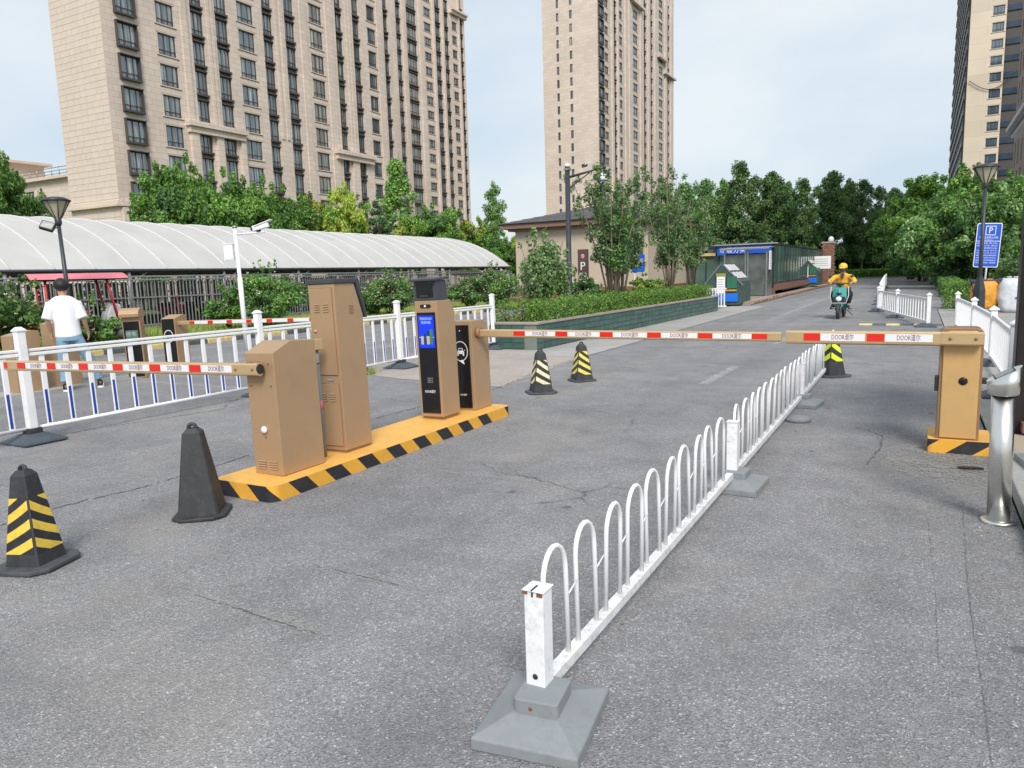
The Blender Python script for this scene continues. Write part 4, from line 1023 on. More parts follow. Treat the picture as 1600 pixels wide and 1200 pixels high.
def kiosk():
    t = thing('payment_kiosk', 'tan payment kiosk with a lit blue screen and a black camera hood', 'payment kiosk', (-4.45, 6.37, .12), 0, None, LEAN)
    h = 1.46
    MB().prism([(0, .03), (.33, .03), (.33, 1.12), (.25, 1.25), (0, 1.25)], -.14, .14, 0, 'yzx').build('cabinet', 'tan', t, .006)
    MB().box((0, .165, .015), (.25, .29, .03)).build('plinth', 'tan_dark', t)
    hd = MB().prism([(0, 1.252), (.22, 1.252), (.20, h), (0, h)], -.135, .135, 0, 'yzx').build('camera_housing', 'charcoal', t, .004)
    MB().box((0, -.003, 1.355), (.20, .012, .135)).build('camera_window', 'black', hd)
    MB().box((0, -.009, 1.30), (.10, .012, .02)).build('camera_lens', 'dark_metal', hd)
    MB().box((0, .09, h+.012), (.31, .29, .024), 0, 0, R(4)).build('hood', 'charcoal', t, .006)
    MB().prism(rrect(.13, .034, .016, 4), -.006, .006, 0, 'xzy').build('light_bar', 'black', t, loc=(0, -.004, 1.195))
    for x in (-.04, .0, .03): MB().ball((x, -.011, 1.195), .007 if x else .011, 8).build('indicator', 'led' if x == 0 else 'dark_metal', t)
    p = MB().box((0, -.004, .60), (.225, .012, 1.06)).build('front_panel', 'black', t, .003)
    s = MB().box((0, -.0125, .93), (.19, .005, .335)).build('screen', 'screen', t)
    text('京005N23', .034, 'screen_light', s, (0, -.0158, 1.065), width=.15)
    text('欢迎光临', .034, 'screen_light', s, (0, -.0158, 1.025), width=.12)
    for x, w, z1, m in ((-.055, .032, .885, 'screen_gold'), (-.018, .026, .915, 'screen_dark'), (.018, .036, .885, 'screen_gold'), (.018, .03, .94, 'screen_dark'), (.06, .034, .955, 'screen_green')):
        z0 = .80 if not (x == .018 and m == 'screen_dark') else .886
        MB().box((x, -.0155, (z0+z1)/2), (w, .0012, z1-z0)).build('picture', m, s)
    MB().box((0, -.0153, .872), (.186, .0008, .006)).build('picture', 'screen_light', s)
    for r_ in range(3):
        for c_ in range(4): MB().ball((-.02+c_*.018, -.011, .40+r_*.021), (.005, .003, .005), 6).build('speaker_hole', 'print_grey', p)
    text('DOOR道尔', .036, 'print_white', p, (.0, -.0112, .30), width=.13)
    return t
kiosk()

def barrier_far():
    t = thing('barrier_gate', 'tan barrier cabinet with black front and white car emblem, behind the lit kiosk', 'barrier gate', (-4.43, 6.97, .12), 0, None, LEAN)
    MB().prism([(0, 0), (.36, 0), (.36, .90), (.28, 1.0), (0, 1.0)], -.15, .15, 0, 'yzx').build('cabinet', 'tan', t, .006)
    p = MB().box((-.005, -.004, .49), (.235, .012, .93)).build('front_panel', 'black', t, .003)
    # speech-bubble ring with a car inside
    ring = MB(); n = 40; rx, rz, w = .094, .112, .008; cz = .665
    for i in range(n):
        a, b = 2*math.pi*i/n, 2*math.pi*(i+1)/n
        P = lambda an, k: ((rx-k)*math.cos(an), -.0112, cz+(rz-k)*math.sin(an))
        ring.poly([P(a, 0), P(b, 0), P(b, w), P(a, w)])
    ring.poly([(-.03, -.0114, cz-rz+.006), (.045, -.0114, cz-rz-.038), (.03, -.0114, cz-rz+.012), (.02, -.0114, cz-rz+.016)])
    ring.build('emblem_ring', 'print_white', p)
    car = MB()
    car.poly([(-.032, 0, .0), (.032, 0, .0), (.024, 0, .03), (-.024, 0, .03)]); car.poly([(-.045, 0, -.034), (.045, 0, -.034), (.045, 0, -.01), (.036, 0, -.002), (-.036, 0, -.002), (-.045, 0, -.01)])
    car.poly([(-.045, 0, -.055), (-.028, 0, -.055), (-.028, 0, -.036), (-.045, 0, -.036)]); car.poly([(.028, 0, -.055), (.045, 0, -.055), (.045, 0, -.036), (.028, 0, -.036)])
    car.poly([(-.058, 0, .002), (-.046, 0, .002), (-.046, 0, .01), (-.058, 0, .01)]); car.poly([(.046, 0, .002), (.058, 0, .002), (.058, 0, .01), (.046, 0, .01)])
    car.build('car_emblem', 'print_white', p, loc=(0, -.0113, cz+.005))
    car2 = MB().poly([(-.024, 0, .004), (.024, 0, .004), (.018, 0, .024), (-.018, 0, .024)]).poly([(-.03, 0, -.022), (-.018, 0, -.026), (-.018, 0, -.016), (-.034, 0, -.014)]).poly([(.018, 0, -.026), (.03, 0, -.022), (.034, 0, -.014), (.018, 0, -.016)])
    car2.build('car_emblem', 'black', p, loc=(0, -.0118, cz+.005))
    MB().ball((.0, -.011, .89), (.008, .004, .012), 8).build('lock', 'steel', p)
    text('DOOR道尔', .026, 'print_white', p, (.01, -.0112, .175), width=.085)
    MB().lathe([(.06, 0), (.06, .05)], 16).build('boom_hub', 'tan_dark', t, loc=(.15, .12, .86), rot=(0, R(90), 0))
    x = .62; st = []
    for k in range(6):
        st.append((x, x+.14, 'r'))
        if k < 5: st.append((x+.14, x+.5, 'w'))
        x += .5
    b = boom(t, .15, 3.38, .13, .862, .078, st)
    b.rotation_euler = (0, .0225, 0); b.location = (0, .13, .862)
    return t
barrier_far()

def barrier_right():
    t = thing('barrier_gate', 'ochre barrier cabinet with rounded top and round black cap, standing alone at the right', 'barrier gate', (.345, 7.17, .12))
    out = [(-.155, 0), (.155, 0), (.155, .89)] + [(.155-.05+.05*math.cos(R(a)), .89+.05*math.sin(R(a))) for a in (30, 60, 90)] + [(-.105+.05*math.cos(R(a)), .89+.05*math.sin(R(a))) for a in (90, 120, 150)] + [(-.155, .89)]
    MB().prism(out[::-1], .0, .27, 0, 'xzy').build('cabinet', 'tan_dark', t, .006)
    inn = [(x*.86, z*.965+.012) for x, z in out]
    MB().prism(inn[::-1], -.014, .0, 0, 'xzy').build('front_cover', 'ochre', t, .008)
    MB().lathe([(.032, 0), (.034, .004), (.026, .008), (.0, .009)], 18).build('round_cap', 'black', t, loc=(.02, -.014, .50), rot=(R(90), 0, 0))
    MB().box((-.17, .05, .47), (.03, .07, .13)).build('side_sensor', 'black_matt', t, .006)
    MB().box((.175, .06, .50), (.05, .05, .05)).build('side_sensor', 'black_matt', t, .01)
    st = [(-1.225, -1.085, 'r'), (-1.085, -.725, 'w'), (-.715, -.575, 'r'), (-.575, -.215, 'w')]
    b = boom(t, -1.375, .14, -.075, .862, .105, st, txt=.06)
    MB().prism([(-.033, -.05), (.04, -.05), (.04, .05), (-.033, .05)][::-1], -.16, .145, 0, 'yzx').build('clamp', 'boom', b, .006)
    for xx in (-.09, .09): MB().ball((xx, -.034, .0), .014, 8).build('bolt', 'tan_dark', b)
    return t
barrier_right()

WPO = thing('conduit_post', 'thin grey conduit post with a pink sticker between the two nearest tan cabinets', 'post', (-4.40, 4.66, .12), 0, None, LEAN)
MB().tube([(0, 0, 0), (0, 0, .92)], .028, 10).build('pipe', 'base_grey', WPO); MB().box((0, 0, .96), (.10, .09, .09)).build('junction_box', 'boom', WPO, .006)
MB().lathe([(.0295, 0), (.0295, .085)], 12).build('sticker', 'pink', WPO, loc=(0, 0, .40)); MB().lathe([(.034, 0), (.034, .02)], 12).build('pipe_clip', 'steel_dull', WPO, loc=(0, 0, .80))

# far lane: cabinets seen through the fence
def simple_gate(name, label, loc, front, h=.98, hood=False, group=None, rz=0., dp=.42):
    t = thing(name, label, 'barrier gate' if name == 'barrier_gate' else 'payment kiosk', loc, rz, group, LEAN)
    MB().prism([(0, 0), (dp, 0), (dp, h-.02), (dp*.7, h), (0, h-.07 if not hood else h)], -.15, .15, 0, 'yzx').build('cabinet', 'tan', t, .006)
    if front:
        MB().box((0, -.006, h*.48), (.26, .014, h*.9)).build('front_panel', 'black', t, .003)
    return t
g1 = simple_gate('barrier_gate', 'plain tan barrier cabinet behind the nearest white fence post at the far left', (-12.35, 6.35, 0), False)
g2 = simple_gate('barrier_gate', 'narrow tan cabinet half hidden behind the man in the white shirt', (-12.5, 7.05, 0), False, 1.12)
g3 = simple_gate('barrier_gate', 'tan barrier cabinet with black front beyond the fence, right of the domed kiosk', (-12.4, 9.25, 0), True, 1.06, rz=R(16), dp=.36)
ring = MB(); n = 28
for i in range(n):
    a, b = 2*math.pi*i/n, 2*math.pi*(i+1)/n
    ring.poly([(.10*math.cos(a), 0, .12*math.sin(a)), (.10*math.cos(b), 0, .12*math.sin(b)), (.088*math.cos(b), 0, .106*math.sin(b)), (.088*math.cos(a), 0, .106*math.sin(a))])
ring.build('emblem_ring', 'print_white', g3, loc=(0, -.0145, .66))
stf = []; x = .5
for k in range(7): stf += [(x, x+.14, 'r'), (x+.14, x+.5, 'w')]; x += .5
bf = MB().box((2.1, .0, 0), (3.9, .05, .075)).build('boom', 'boom', g3, .01, (0, .15, .90), R(-16))
for (a, c, kd) in stf: MB().box(((a+c)/2, -.0265, 0), (abs(c-a)-.004, .002, .055)).build('reflective_piece', 'red' if kd == 'r' else 'strip_white', bf)
g4 = simple_gate('payment_kiosk', 'payment kiosk with domed tan hood and black front beyond the white fence', (-12.1, 8.3, 0), True, 1.08, True, rz=R(38), dp=.24)
MB().prism([(-.08, 1.08), (.26, 1.08), (.26, 1.12)] + [(.09+.18*math.cos(R(a)), 1.12+.12*math.sin(R(a))) for a in (20, 50, 80, 110, 140, 170)], -.165, .165, 0, 'yzx').build('hood', 'tan', g4, .006)
s4 = MB().box((.0, -.016, .72), (.2, .006, .26)).build('screen', 'pane_green', g4)
for r_, wds in enumerate(('停车', '缴费')): text(wds, .09, 'print_grey', s4, (-.01, -.02, .78-r_*.12))
MB().box((.02, -.015, .22), (.15, .004, .12)).build('label', 'print_white', g4)
FI = thing('traffic_island', 'low concrete island under the cabinets of the far lane', 'traffic island', (-12.35, 0, 0))
MB().prism(rrect(.62, 4.4, .06, 3, 0, 8.0), 0, .02, 0, 'xyz').build('body', 'concrete', FI)

# ------------------------------------------------------------------ steel reader post
ST = thing('reader_post', 'polished steel post with a slanted cap beside the ochre barrier cabinet', 'bollard', (.50, 5.31, 0), 0, None, (0, -.02))
MB().lathe([(.098, 0), (.098, .012), (.092, .02), (.07, .022)], 36).build('base_flange', 'steel', ST)
MB().lathe([(.063, .02), (.063, .80)], 36).build('pole', 'steel', ST)
cp = MB(); n = 36; rows = []
for z, r in ((.80, .07), (.805, .082)): rows.append([(r*math.cos(2*math.pi*a/n), r*1.15*math.sin(2*math.pi*a/n), z) for a in range(n)])
top = [(.09*math.cos(2*math.pi*a/n), .10*math.sin(2*math.pi*a/n), .93+.55*.09*math.cos(2*math.pi*a/n)) for a in range(n)]; rows.append(top)
k0 = len(cp.v)
for r_ in rows: cp.v += r_
for i in range(2):
    for a in range(n): b = (a+1) % n; cp.f.append((i*n+a, i*n+b, (i+1)*n+b, (i+1)*n+a)); cp.m.append(0); cp.sm.append(True)
cp.f.append(tuple(2*n+a for a in range(n))); cp.m.append(0); cp.sm.append(False)
cp.build('slanted_cap', 'steel', ST)
MB().box((0, 0, .934), (.11, .12, .006), 0, 0, 0, R(-28.8)).build('reader_face', 'steel_dull', ST, .002)
MB().box((-.052, 0, .909), (.008, .15, .006), 0, 0, 0, R(-28.8)).box((.045, 0, .962), (.008, .15, .006), 0, 0, 0, R(-28.8)).build('reader_trim', 'black_matt', ST)

# ------------------------------------------------------------------ low hoop railing down the middle
def base_block(root, w=.36, l=.42, m='base_grey', loc=(0, 0, 0), rz=0.):
    a = MB().raw([(-w/2, -l/2, 0), (w/2, -l/2, 0), (w/2, l/2, 0), (-w/2, l/2, 0), (-w/2, -l/2, .045), (w/2, -l/2, .045), (w/2, l/2, .045), (-w/2, l/2, .045), (-.085, -.10, .085), (.085, -.10, .085), (.085, .10, .085), (-.085, .10, .085)],
        [(3, 2, 1, 0), (0, 1, 5, 4), (1, 2, 6, 5), (2, 3, 7, 6), (3, 0, 4, 7), (4, 5, 9, 8), (5, 6, 10, 9), (6, 7, 11, 10), (7, 4, 8, 11), (8, 9, 10, 11)])
    o = a.build('base_block', m, root, .006, loc, rz)
    MB().prism(rrect(.165, .185, .018, 3), .078, .135, 0, 'xyz').build('socket', m, o, .005)
    return o
RL = thing('hoop_railing', 'low white railing of arched hoops on grey blocks dividing the road', 'railing', (-1.15, 2.23, 0))
hoop_pts = [(0, -.096, 0), (0, -.096, .355)] + [(0, -.096*math.cos(R(a)), .355+.115*math.sin(R(a))) for a in (18, 36, 54, 72, 90, 108, 126, 144, 162)] + [(0, .096, .355), (0, .096, 0)]
hoop_me = MB().tube(hoop_pts, .0105, 8).mesh('hoop', 'white')
tie_me = MB().tube([(0, 0, 0), (.0, .103, .03)], .0035, 5).mesh('tie_wire', 'white')
post_me = MB().box((0, 0, .25), (.075, .075, .37)).box((0, 0, .439), (.086, .086, .006)).mesh('post', 'white_old')
YP = [.02, 3.24, 6.9, 10.95]
hr = random.Random(4)
for s in range(3):
    y, y2 = YP[s], YP[s+1]
    place('post', post_me, RL, .004, (0, y, .055)); base_block(RL, .38, .45, loc=(.03, y-(.04 if s == 0 else 0), 0), rz=R((8, -2, -6)[s]))
    MB().box((.0, (y+y2)/2, .105), (.05, y2-y-.09, .045)).build('beam', 'white_beam', RL, .003)
    n = int((y2-y-.1)/.295)
    for k in range(n):
        h = place('hoop', hoop_me, RL, 0, (0, y+.155+k*.295, .12)); h.rotation_euler = (hr.uniform(-.018, .018), hr.uniform(-.03, .03), hr.uniform(-.06, .06))
        if k < n-1: place('tie_wire', tie_me, RL, 0, (0, y+.155+k*.295+.096, .36))
MB().box((-.004, .02-.0382, .483), (.006, .004, .022)).box((-.004, -.0, .4985), (.006, .05, .003)).build('slot', 'black_matt', RL)
MB().box((-.033, -.0185, .486), (.02, .004, .014)).box((.025, -.0184, .484), (.022, .004, .016)).build('rust_stain', 'rust', RL)
MB().ball((.0, -.0185, .17), (.011, .004, .011), 10).build('bolt_hole', 'black_matt', RL)
MB().ball((.026, -.113, .105), (.008, .004, .008), 8).build('bolt', 'rust', RL)
# spare blocks
PB = thing('spare_base', 'loose round weight lying by the railing block in front of the lime cone', 'weight', (-1.05, 8.15, 0)); MB().lathe([(.13, 0), (.13, .04), (.07, .055), (.0, .056)], 20).build('weight', 'base_grey', PB)
PB2 = thing('spare_base', 'grey plastic fence base standing on the pavement behind the steel post', 'fence base', (.98, 6.45, .105), R(8)); base_block(PB2, .5, .5)

# ------------------------------------------------------------------ traffic cones
def cone(label, loc, rz, h, bw, stripes=None, up=True, pale='cone_yellow', base_w=.36, v0=.16, v1=.80, nb=3.2, base_m='rubber_top', lean=(0, 0)):
    t = thing('traffic_cone', label, 'traffic cone', loc, rz, None, lean)
    b = base_w/2; c = b*.62
    MB().prism([(b, -c), (b, c), (c, b), (-c, b), (-b, c), (-b, -c), (-c, -b), (c, -b)], 0, .028, 0, 'xyz').build('base', base_m, t, .008)
    hw0, hw1 = bw/2, bw*.22; z0 = .028; H = h-.075-z0
    ch = .10                                # corner chamfer
    def ring(v):
        w = hw0+(hw1-hw0)*v; k = w*ch; z = z0+H*v
        return [(w, -w+k, z), (w, w-k, z), (w-k, w, z), (-w+k, w, z), (-w, w-k, z), (-w, -w+k, z), (-w+k, -w, z), (w-k, -w, z)]
    a = MB(); r0, r1 = ring(0), ring(1)
    for i in range(8): j = (i+1) % 8; a.poly([r0[i], r0[j], r1[j], r1[i]])
    a.poly(r1); a.poly(list(reversed(r0)))
    w = hw1*.9; za = z0+H
    top = [(x*.55, y*.55, za+.03) for x, y, z in r1]
    for i in range(8): j = (i+1) % 8; a.poly([r1[i], r1[j], top[j], top[i]])
    a.poly(top)
    bd = a.build('body', 'rubber', t, .004)
    rr = hw1*.42
    MB().tube([(-rr, 0, za+.02)]+[(-rr*math.cos(R(q)), 0, za+.03+rr*1.1*math.sin(R(q))) for q in (0, 30, 60, 90, 120, 150, 180)]+[(rr, 0, za+.02)], hw1*.22, 8).build('handle', 'rubber', t)
    if stripes:
        for fidx in range(4):
            an = R(90*fidx); ca, sa = math.cos(an), math.sin(an)
            def P(u, v):                    # u in -1..1 across the face that looks to -Y before turning
                w = (hw0+(hw1-hw0)*v); k = w*(1-ch); off = .0022
                x, yy, z = u*k, -w-off, z0+H*v
                return (x*ca-yy*sa, x*sa+yy*ca, z)
            mb = MB(); nb_i = int(nb*2)+2; sgn = 1 if fidx % 2 == 0 else -1
            step = (v1-v0)/nb/2; slope = .085*(1 if up else -1.3)*sgn
            K = 6
            for u_i in range(K):
                ua, ub = -1+2*u_i/K, -1+2*(u_i+1)/K
                for q in range(-3, nb_i+3):
                    va0, va1 = v0+q*step, v0+(q+1)*step
                    cl = lambda v: min(v1, max(v0, v))
                    q0, q1, q2, q3 = cl(va0+slope*ua), cl(va0+slope*ub), cl(va1+slope*ub), cl(va1+slope*ua)
                    if max(q2-q1, q3-q0) < 1e-4: continue
                    mb.poly([P(ua, q0), P(ub, q1), P(ub, q2), P(ua, q3)], q % 2)
            mb.build('reflective_sleeve', [pale, 'isl_black'], t)
    return t
cone('yellow and black striped cone closest to the camera at the far left', (-4.49, 2.32, 0), R(18), .62, .225, True, True, 'cone_yellow', .38, .14, .76, 3.0, lean=(0, -.03))
cone('plain black rubber cone without stripes at the near end of the island', (-4.36, 3.38, 0), R(38), .67, .27, None, base_w=.36, base_m='rubber', lean=(0, -.03))
cone('faded cream and black striped cone under the long boom, left of its yellow pair', (-4.48, 9.02, 0), R(42), .62, .27, True, False, 'cone_pale', .40, .20, .83, 2.8)
cone('bright yellow and black striped cone under the long boom, right of its cream pair', (-4.40, 10.25, 0), R(45), .60, .27, True, False, 'cone_lemon', .38, .16, .86, 3.1)
cone('lime and black cone under the boom joint at the end of the hoop railing', (-1.06, 11.75, 0), R(42), .60, .28, True, False, 'cone_lime', .46, .40, .97, 1.7)

# ------------------------------------------------------------------ white fence with blue bars on the left
WF = thing('lane_fence', 'white metal lane fence with blue lower bars on black rubber feet, behind the tan cabinets', 'fence', (-8.2, 0, 0), 0, None, (0, -.03))
fpost = MB().box((0, 0, .62), (.085, .085, 1.12)).mesh('post', 'white')
fcap = MB().raw([(-.052, -.052, 0), (.052, -.052, 0), (.052, .052, 0), (-.052, .052, 0), (-.052, -.052, .012), (.052, -.052, .012), (.052, .052, .012), (-.052, .052, .012), (-.02, -.02, .045), (.02, -.02, .045), (.02, .02, .045), (-.02, .02, .045)],
    [(3, 2, 1, 0), (0, 1, 5, 4), (1, 2, 6, 5), (2, 3, 7, 6), (3, 0, 4, 7), (4, 5, 9, 8), (5, 6, 10, 9), (6, 7, 11, 10), (7, 4, 8, 11), (8, 9, 10, 11)]).mesh('cap', 'white')
fbar = MB().box((0, 0, .525), (.022, .055, .77)).mesh('bar', 'white')
fblue = MB().box((0, 0, 0), (.006, .03, .36)).mesh('blue_strip', 'blue')
ffoot = MB().raw([(-.25, -.22, 0), (.25, -.22, 0), (.25, .22, 0), (-.25, .22, 0), (-.25, -.22, .025), (.25, -.22, .025), (.25, .22, .025), (-.25, .22, .025), (-.09, -.09, .10), (.09, -.09, .10), (.09, .09, .10), (-.09, .09, .10)],
    [(3, 2, 1, 0), (0, 1, 5, 4), (1, 2, 6, 5), (2, 3, 7, 6), (3, 0, 4, 7), (4, 5, 9, 8), (5, 6, 10, 9), (6, 7, 11, 10), (7, 4, 8, 11), (8, 9, 10, 11)]).mesh('foot', 'rubber_blue')
fsock = MB().box((0, 0, 0), (.14, .14, .06)).mesh('socket', 'rubber')
PY = [1.12, 4.36, 7.58, 10.82, 14.25]
def wfence(root, PY, xs=None, bars=12, blue=True):
    for i, y in enumerate(PY):
        x = xs[i] if xs else 0
        p = place('post', fpost, root, .004, (x, y, 0)); c = place('cap', fcap, p, 0, (0, 0, 1.18))
        f = place('foot', ffoot, root, .01, (x, y, 0)); place('socket', fsock, f, .008, (0, 0, .125))
        if i < len(PY)-1:
            x2 = xs[i+1] if xs else 0; dy = PY[i+1]-y; dx = x2-x; L_ = math.hypot(dx, dy); rz = -math.atan2(dx, dy)
            MB().box((0, L_/2, 0), (.045, L_-.09, .035)).box((0, L_/2, .045), (.045, L_-.09, .03)).build('top_rail', 'white', root, .006, (x, y, .93), rz)
            MB().tube([(0, .04, 0), (0, L_-.04, 0)], .02, 10).build('bottom_rail', 'white', root, 0, (x, y, .15), rz)
            for k in range(bars):
                t = (k+.75)/(bars+.5)
                b = place('bar', fbar, root, .004, (x+dx*t, y+dy*t, 0), rz)
                if blue:
                    for s in (1, -1): place('blue_strip', fblue, b, 0, (s*.0085, -.006, .36))
wfence(WF, PY)
bx_ = children(WF)

# ------------------------------------------------------------------ picket fences on the right
def picket_fence(label, pts, loc=(0, 0, 0), h=.78, pk=.13, dark=False, group=None, feet=True):
    t = thing('picket_fence', label, 'fence', loc, 0, group)
    pm = MB().box((0, 0, h*.52), (.09, .09, h*.96)).mesh('post', 'white'); cm = MB().box((0, 0, 0), (.13, .13, .02)).raw([(-.06, -.06, .01), (.06, -.06, .01), (.06, .06, .01), (-.06, .06, .01), (0, 0, .06)], [(0, 1, 4), (1, 2, 4), (2, 3, 4), (3, 0, 4)]).mesh('cap', 'white')
    km_ = MB().box((0, 0, 0), (.022, .022, h*.66)).mesh('picket', 'white')
    for i, (x, y) in enumerate(pts):
        p = place('post', pm, t, .004, (x, y, 0)); place('cap', cm, p, 0, (0, 0, h+.01))
        if feet: place('foot', ffoot, t, .01, (x-.05, y, 0))
        if i < len(pts)-1:
            x2, y2 = pts[i+1]; dx, dy = x2-x, y2-y; L_ = math.hypot(dx, dy); rz = math.atan2(dy, dx); n = max(2, int(L_/pk))
            for z, th in ((h*.88, .05), (h*.16, .05)): MB().box((L_/2, 0, 0), (L_-.09, .04, th)).build('rail', 'white', t, 0, (x, y, z), rz)
            for k in range(n):
                q = (k+.5)/n; place('picket', km_, t, 0, (x+dx*q, y+dy*q, h*.52), rz)
    return t
picket_fence('white picket fence set slantwise in the road behind the right barrier', [(-1.17, 28.6), (-.52, 25.3), (.27, 21.6)], h=.80, pk=.30)
picket_fence('white picket fence along the pavement edge behind the ochre barrier cabinet', [(.84, 20.4), (.98, 17.0), (1.05, 13.6), (1.02, 10.4)], h=.86, pk=.24)
picket_fence('farthest white fence running down the middle of the road towards the far hedge', [(-1.15, 30.2), (-1.3, 33.5), (-1.4, 36.8), (-1.5, 40.2), (-1.6, 43.6), (-1.7, 47), (-1.8, 50.4), (-1.9, 54), (-2.0, 58), (-2.1, 62)], h=.85, pk=.3)

# ------------------------------------------------------------------ lamps, cameras, signs
def cone_lamp(label, loc, h, s=1., lean=(0, 0), base=True, spot_l=False):
    t = thing('street_lamp', label, 'street lamp', loc, 0, None, lean)
    MB().tube([(0, 0, 0), (0, 0, h-.55*s)], [.055*s, .04*s], 10).build('pole', 'dark_metal', t)
    if base: MB().tube([(0, 0, 0), (0, 0, .8), (0, 0, 1.0), (0, 0, 1.25)], [.17, .15, .11, .055], 4, smooth=False).build('base_box', 'dark_metal', t)
    MB().lathe([(.05, -.62), (.075, -.56), (.075, -.44), (.05, -.42)], 14).build('collar', 'dark_metal', t, loc=(0, 0, h))
    MB().lathe([(.07*s, -.42*s), (.26*s, -.06*s)], 8, smooth=False).build('lamp_shade', 'lamp_glass', t, loc=(0, 0, h))
    fr = MB()
    for k in range(8):
        a = 2*math.pi*(k+.5)/8; fr.tube([(.075*s*math.cos(a), .075*s*math.sin(a), -.42*s), (.275*s*math.cos(a), .275*s*math.sin(a), -.05*s)], .011*s, 5)
    fr.build('shade_frame', 'dark_metal', t, loc=(0, 0, h))
    MB().lathe([(.30*s, -.06*s), (.31*s, -.03*s), (.2*s, .03*s), (.0, .06*s)], 16).build('lamp_cap', 'dark_metal', t, loc=(0, 0, h))
    if spot_l:
        sp = MB().box((0, 0, 0), (.30, .10, .22)).build('floodlight', 'dark_metal', t, .01, (-.18, -.16, h-.62), rot=(R(-35), R(20), R(40)))
        MB().box((0, -.052, 0), (.25, .006, .17)).build('floodlight_glass', 'steel_dull', sp)
        MB().tube([(0, 0, -.66), (-.14, -.1, -.66)], .02, 6).build('bracket', 'dark_metal', t, loc=(0, 0, h))
    return t
cone_lamp('black street lamp with a floodlight, in front of the white shed roof', (-17.85, 10.7, .09), 3.62, 1.05, (0, -.035), False, True)
cone_lamp('black street lamp in front of the blue parking sign on the right', (1.55, 25.2, 0), 4.25, 1.12)

CP = thing('camera_pole', 'slim white pole with a white bullet camera and small box, in front of the shed', 'camera pole', (-14.4, 12.85, 0), 0, None, (0, -.03))
MB().tube([(0, 0, 0), (0, 0, 1.75), (0, 0, 1.76), (0, 0, 2.95)], [.06, .06, .045, .045], 12).build('pole', 'camera_white', CP)
MB().lathe([(.055, 0), (.055, .05), (.03, .06)], 12).build('pole_cap', 'steel_dull', CP, loc=(0, 0, 2.93))
MB().tube([(.03, 0, 2.78), (.62, .34, 2.80)], .022, 8).build('arm', 'camera_white', CP)
MB().box((-.17, -.09, 2.38), (.22, .10, .34), 0, R(28)).box((-.17, -.09, 2.56), (.26, .12, .02), 0, R(28)).box((-.17, -.09, 2.19), (.24, .12, .02), 0, R(28)).build('equipment_box', 'camera_white', CP)
bc = MB().box((.55, .30, 2.93), (.40, .12, .13), 0, R(28), 0, R(-12)).build('camera', 'camera_white', CP, .02)
MB().box((.60, .33, 3.01), (.44, .17, .02), 0, R(28), 0, R(-18)).build('sun_shield', 'camera_white', bc)
MB().ball((.37, .2, 2.89), (.05, .05, .05), 10).box((.50, .27, 2.85), (.10, .08, .06), 0, R(28)).build('lens', 'black', bc)

MP = thing('camera_pole', 'tall black pole with an arm carrying a white dome camera, in the planter', 'camera pole', (-8.75, 19.6, .56))
MB().tube([(0, 0, 0), (0, 0, .3), (0, 0, .32), (0, 0, 4.0)], [.11, .10, .075, .07], 12).build('pole', 'dark_metal', MP)
MB().lathe([(.078, 0), (.078, .05), (.05, .09), (0, .1)], 14).build('pole_cap', 'camera_white', MP, loc=(0, 0, 4.0))
MB().box((0, 0, 3.93), (.16, .16, .05)).build('band', 'steel_dull', MP)
MB().tube([(.05, .02, 3.72), (.95, .52, 3.98)], [.035, .025], 8).tube([(.05, .02, 3.42), (.56, .30, 3.84)], .018, 6).build('arm', 'dark_metal', MP)
dm = MB().lathe([(.03, .16), (.10, .10), (.125, .0), (.125, -.06)], 20).build('dome_camera', 'camera_white', MP, loc=(.87, .48, 3.66))
MB().lathe([(.128, 0), (.128, .015)], 20).build('band', 'dark_metal', dm, loc=(0, 0, -.075))
MB().ball((0, 0, -.08), (.10, .10, .12), 16).build('dome', 'camera_white', dm); MB().ball((.03, -.09, -.13), .03, 10).build('lens', 'black', dm)
MB().tube([(.87, .48, 3.8), (.9, .5, 3.95)], .015, 6).build('hanger', 'dark_metal', MP)
MB().box((.42, .24, 4.03), (.16, .09, .09), 0, R(28), 0, R(-15)).build('camera', 'black_matt', MP, .01); MB().box((.5, .28, 4.09), (.2, .11, .02), 0, R(28), 0, R(-25)).build('sun_shield', 'camera_white', MP)

PS = thing('parking_sign', 'large blue parking sign with white border and small print behind the right street lamp', 'sign', (*spot(1535, 30.5), .34), R(4), None, (0, .05)); PS.scale = (.71, 1, .82)
for x in (.08,): MB().tube([(x, .05, -.45), (x, .05, 3.0)], .05, 10).build('post', 'white', PS)
bd = MB().prism(rrect(1.22, 2.15, .09, 4)[::-1], -.02, .02, 0, 'xzy').build('board', 'print_white', PS, loc=(0, 0, 2.33))
MB().prism(rrect(1.14, 2.07, .07, 4)[::-1], -.006, .0, 0, 'xzy').build('blue_face', 'sign_blue', bd, loc=(0, -.021, 0))
fr = MB()
for (x, z, w, h_) in ((.07, .92, .50, .03), (.07, .50, .50, .03), (-.165, .71, .03, .39), (.305, .71, .03, .39), (.0, .20, 1.14, .025)): fr.box((x, -.0285, z), (w, .004, h_))
fr.build('border', 'print_white', bd)
text('P', .42, 'print_white', bd, (.07, -.0295, .70)); text('停车场收费公示牌', .125, 'print_white', bd, (.0, -.0295, .36), width=.92); text('PARKING', .06, 'print_white', bd, (.0, -.0295, .255), width=.4)
for k, (l_, r_) in enumerate((('收费', '停车场'), ('时间', '白天 夜间'), ('', '收费标准'), ('小型车', '首小时 元/小时'), ('大型车', '首小时 元/小时'), ('新能源', '按规定减免收费'), ('计时', '不足半小时不计'), ('监督', '投诉举报电话'), ('单位', '物业 管理'))):
    z = .09-k*.118
    if l_: text(l_, .075, 'print_white', bd, (-.42, -.0295, z), width=.2)
    text(r_, .075, 'print_white', bd, (.13, -.0295, z), width=.66)

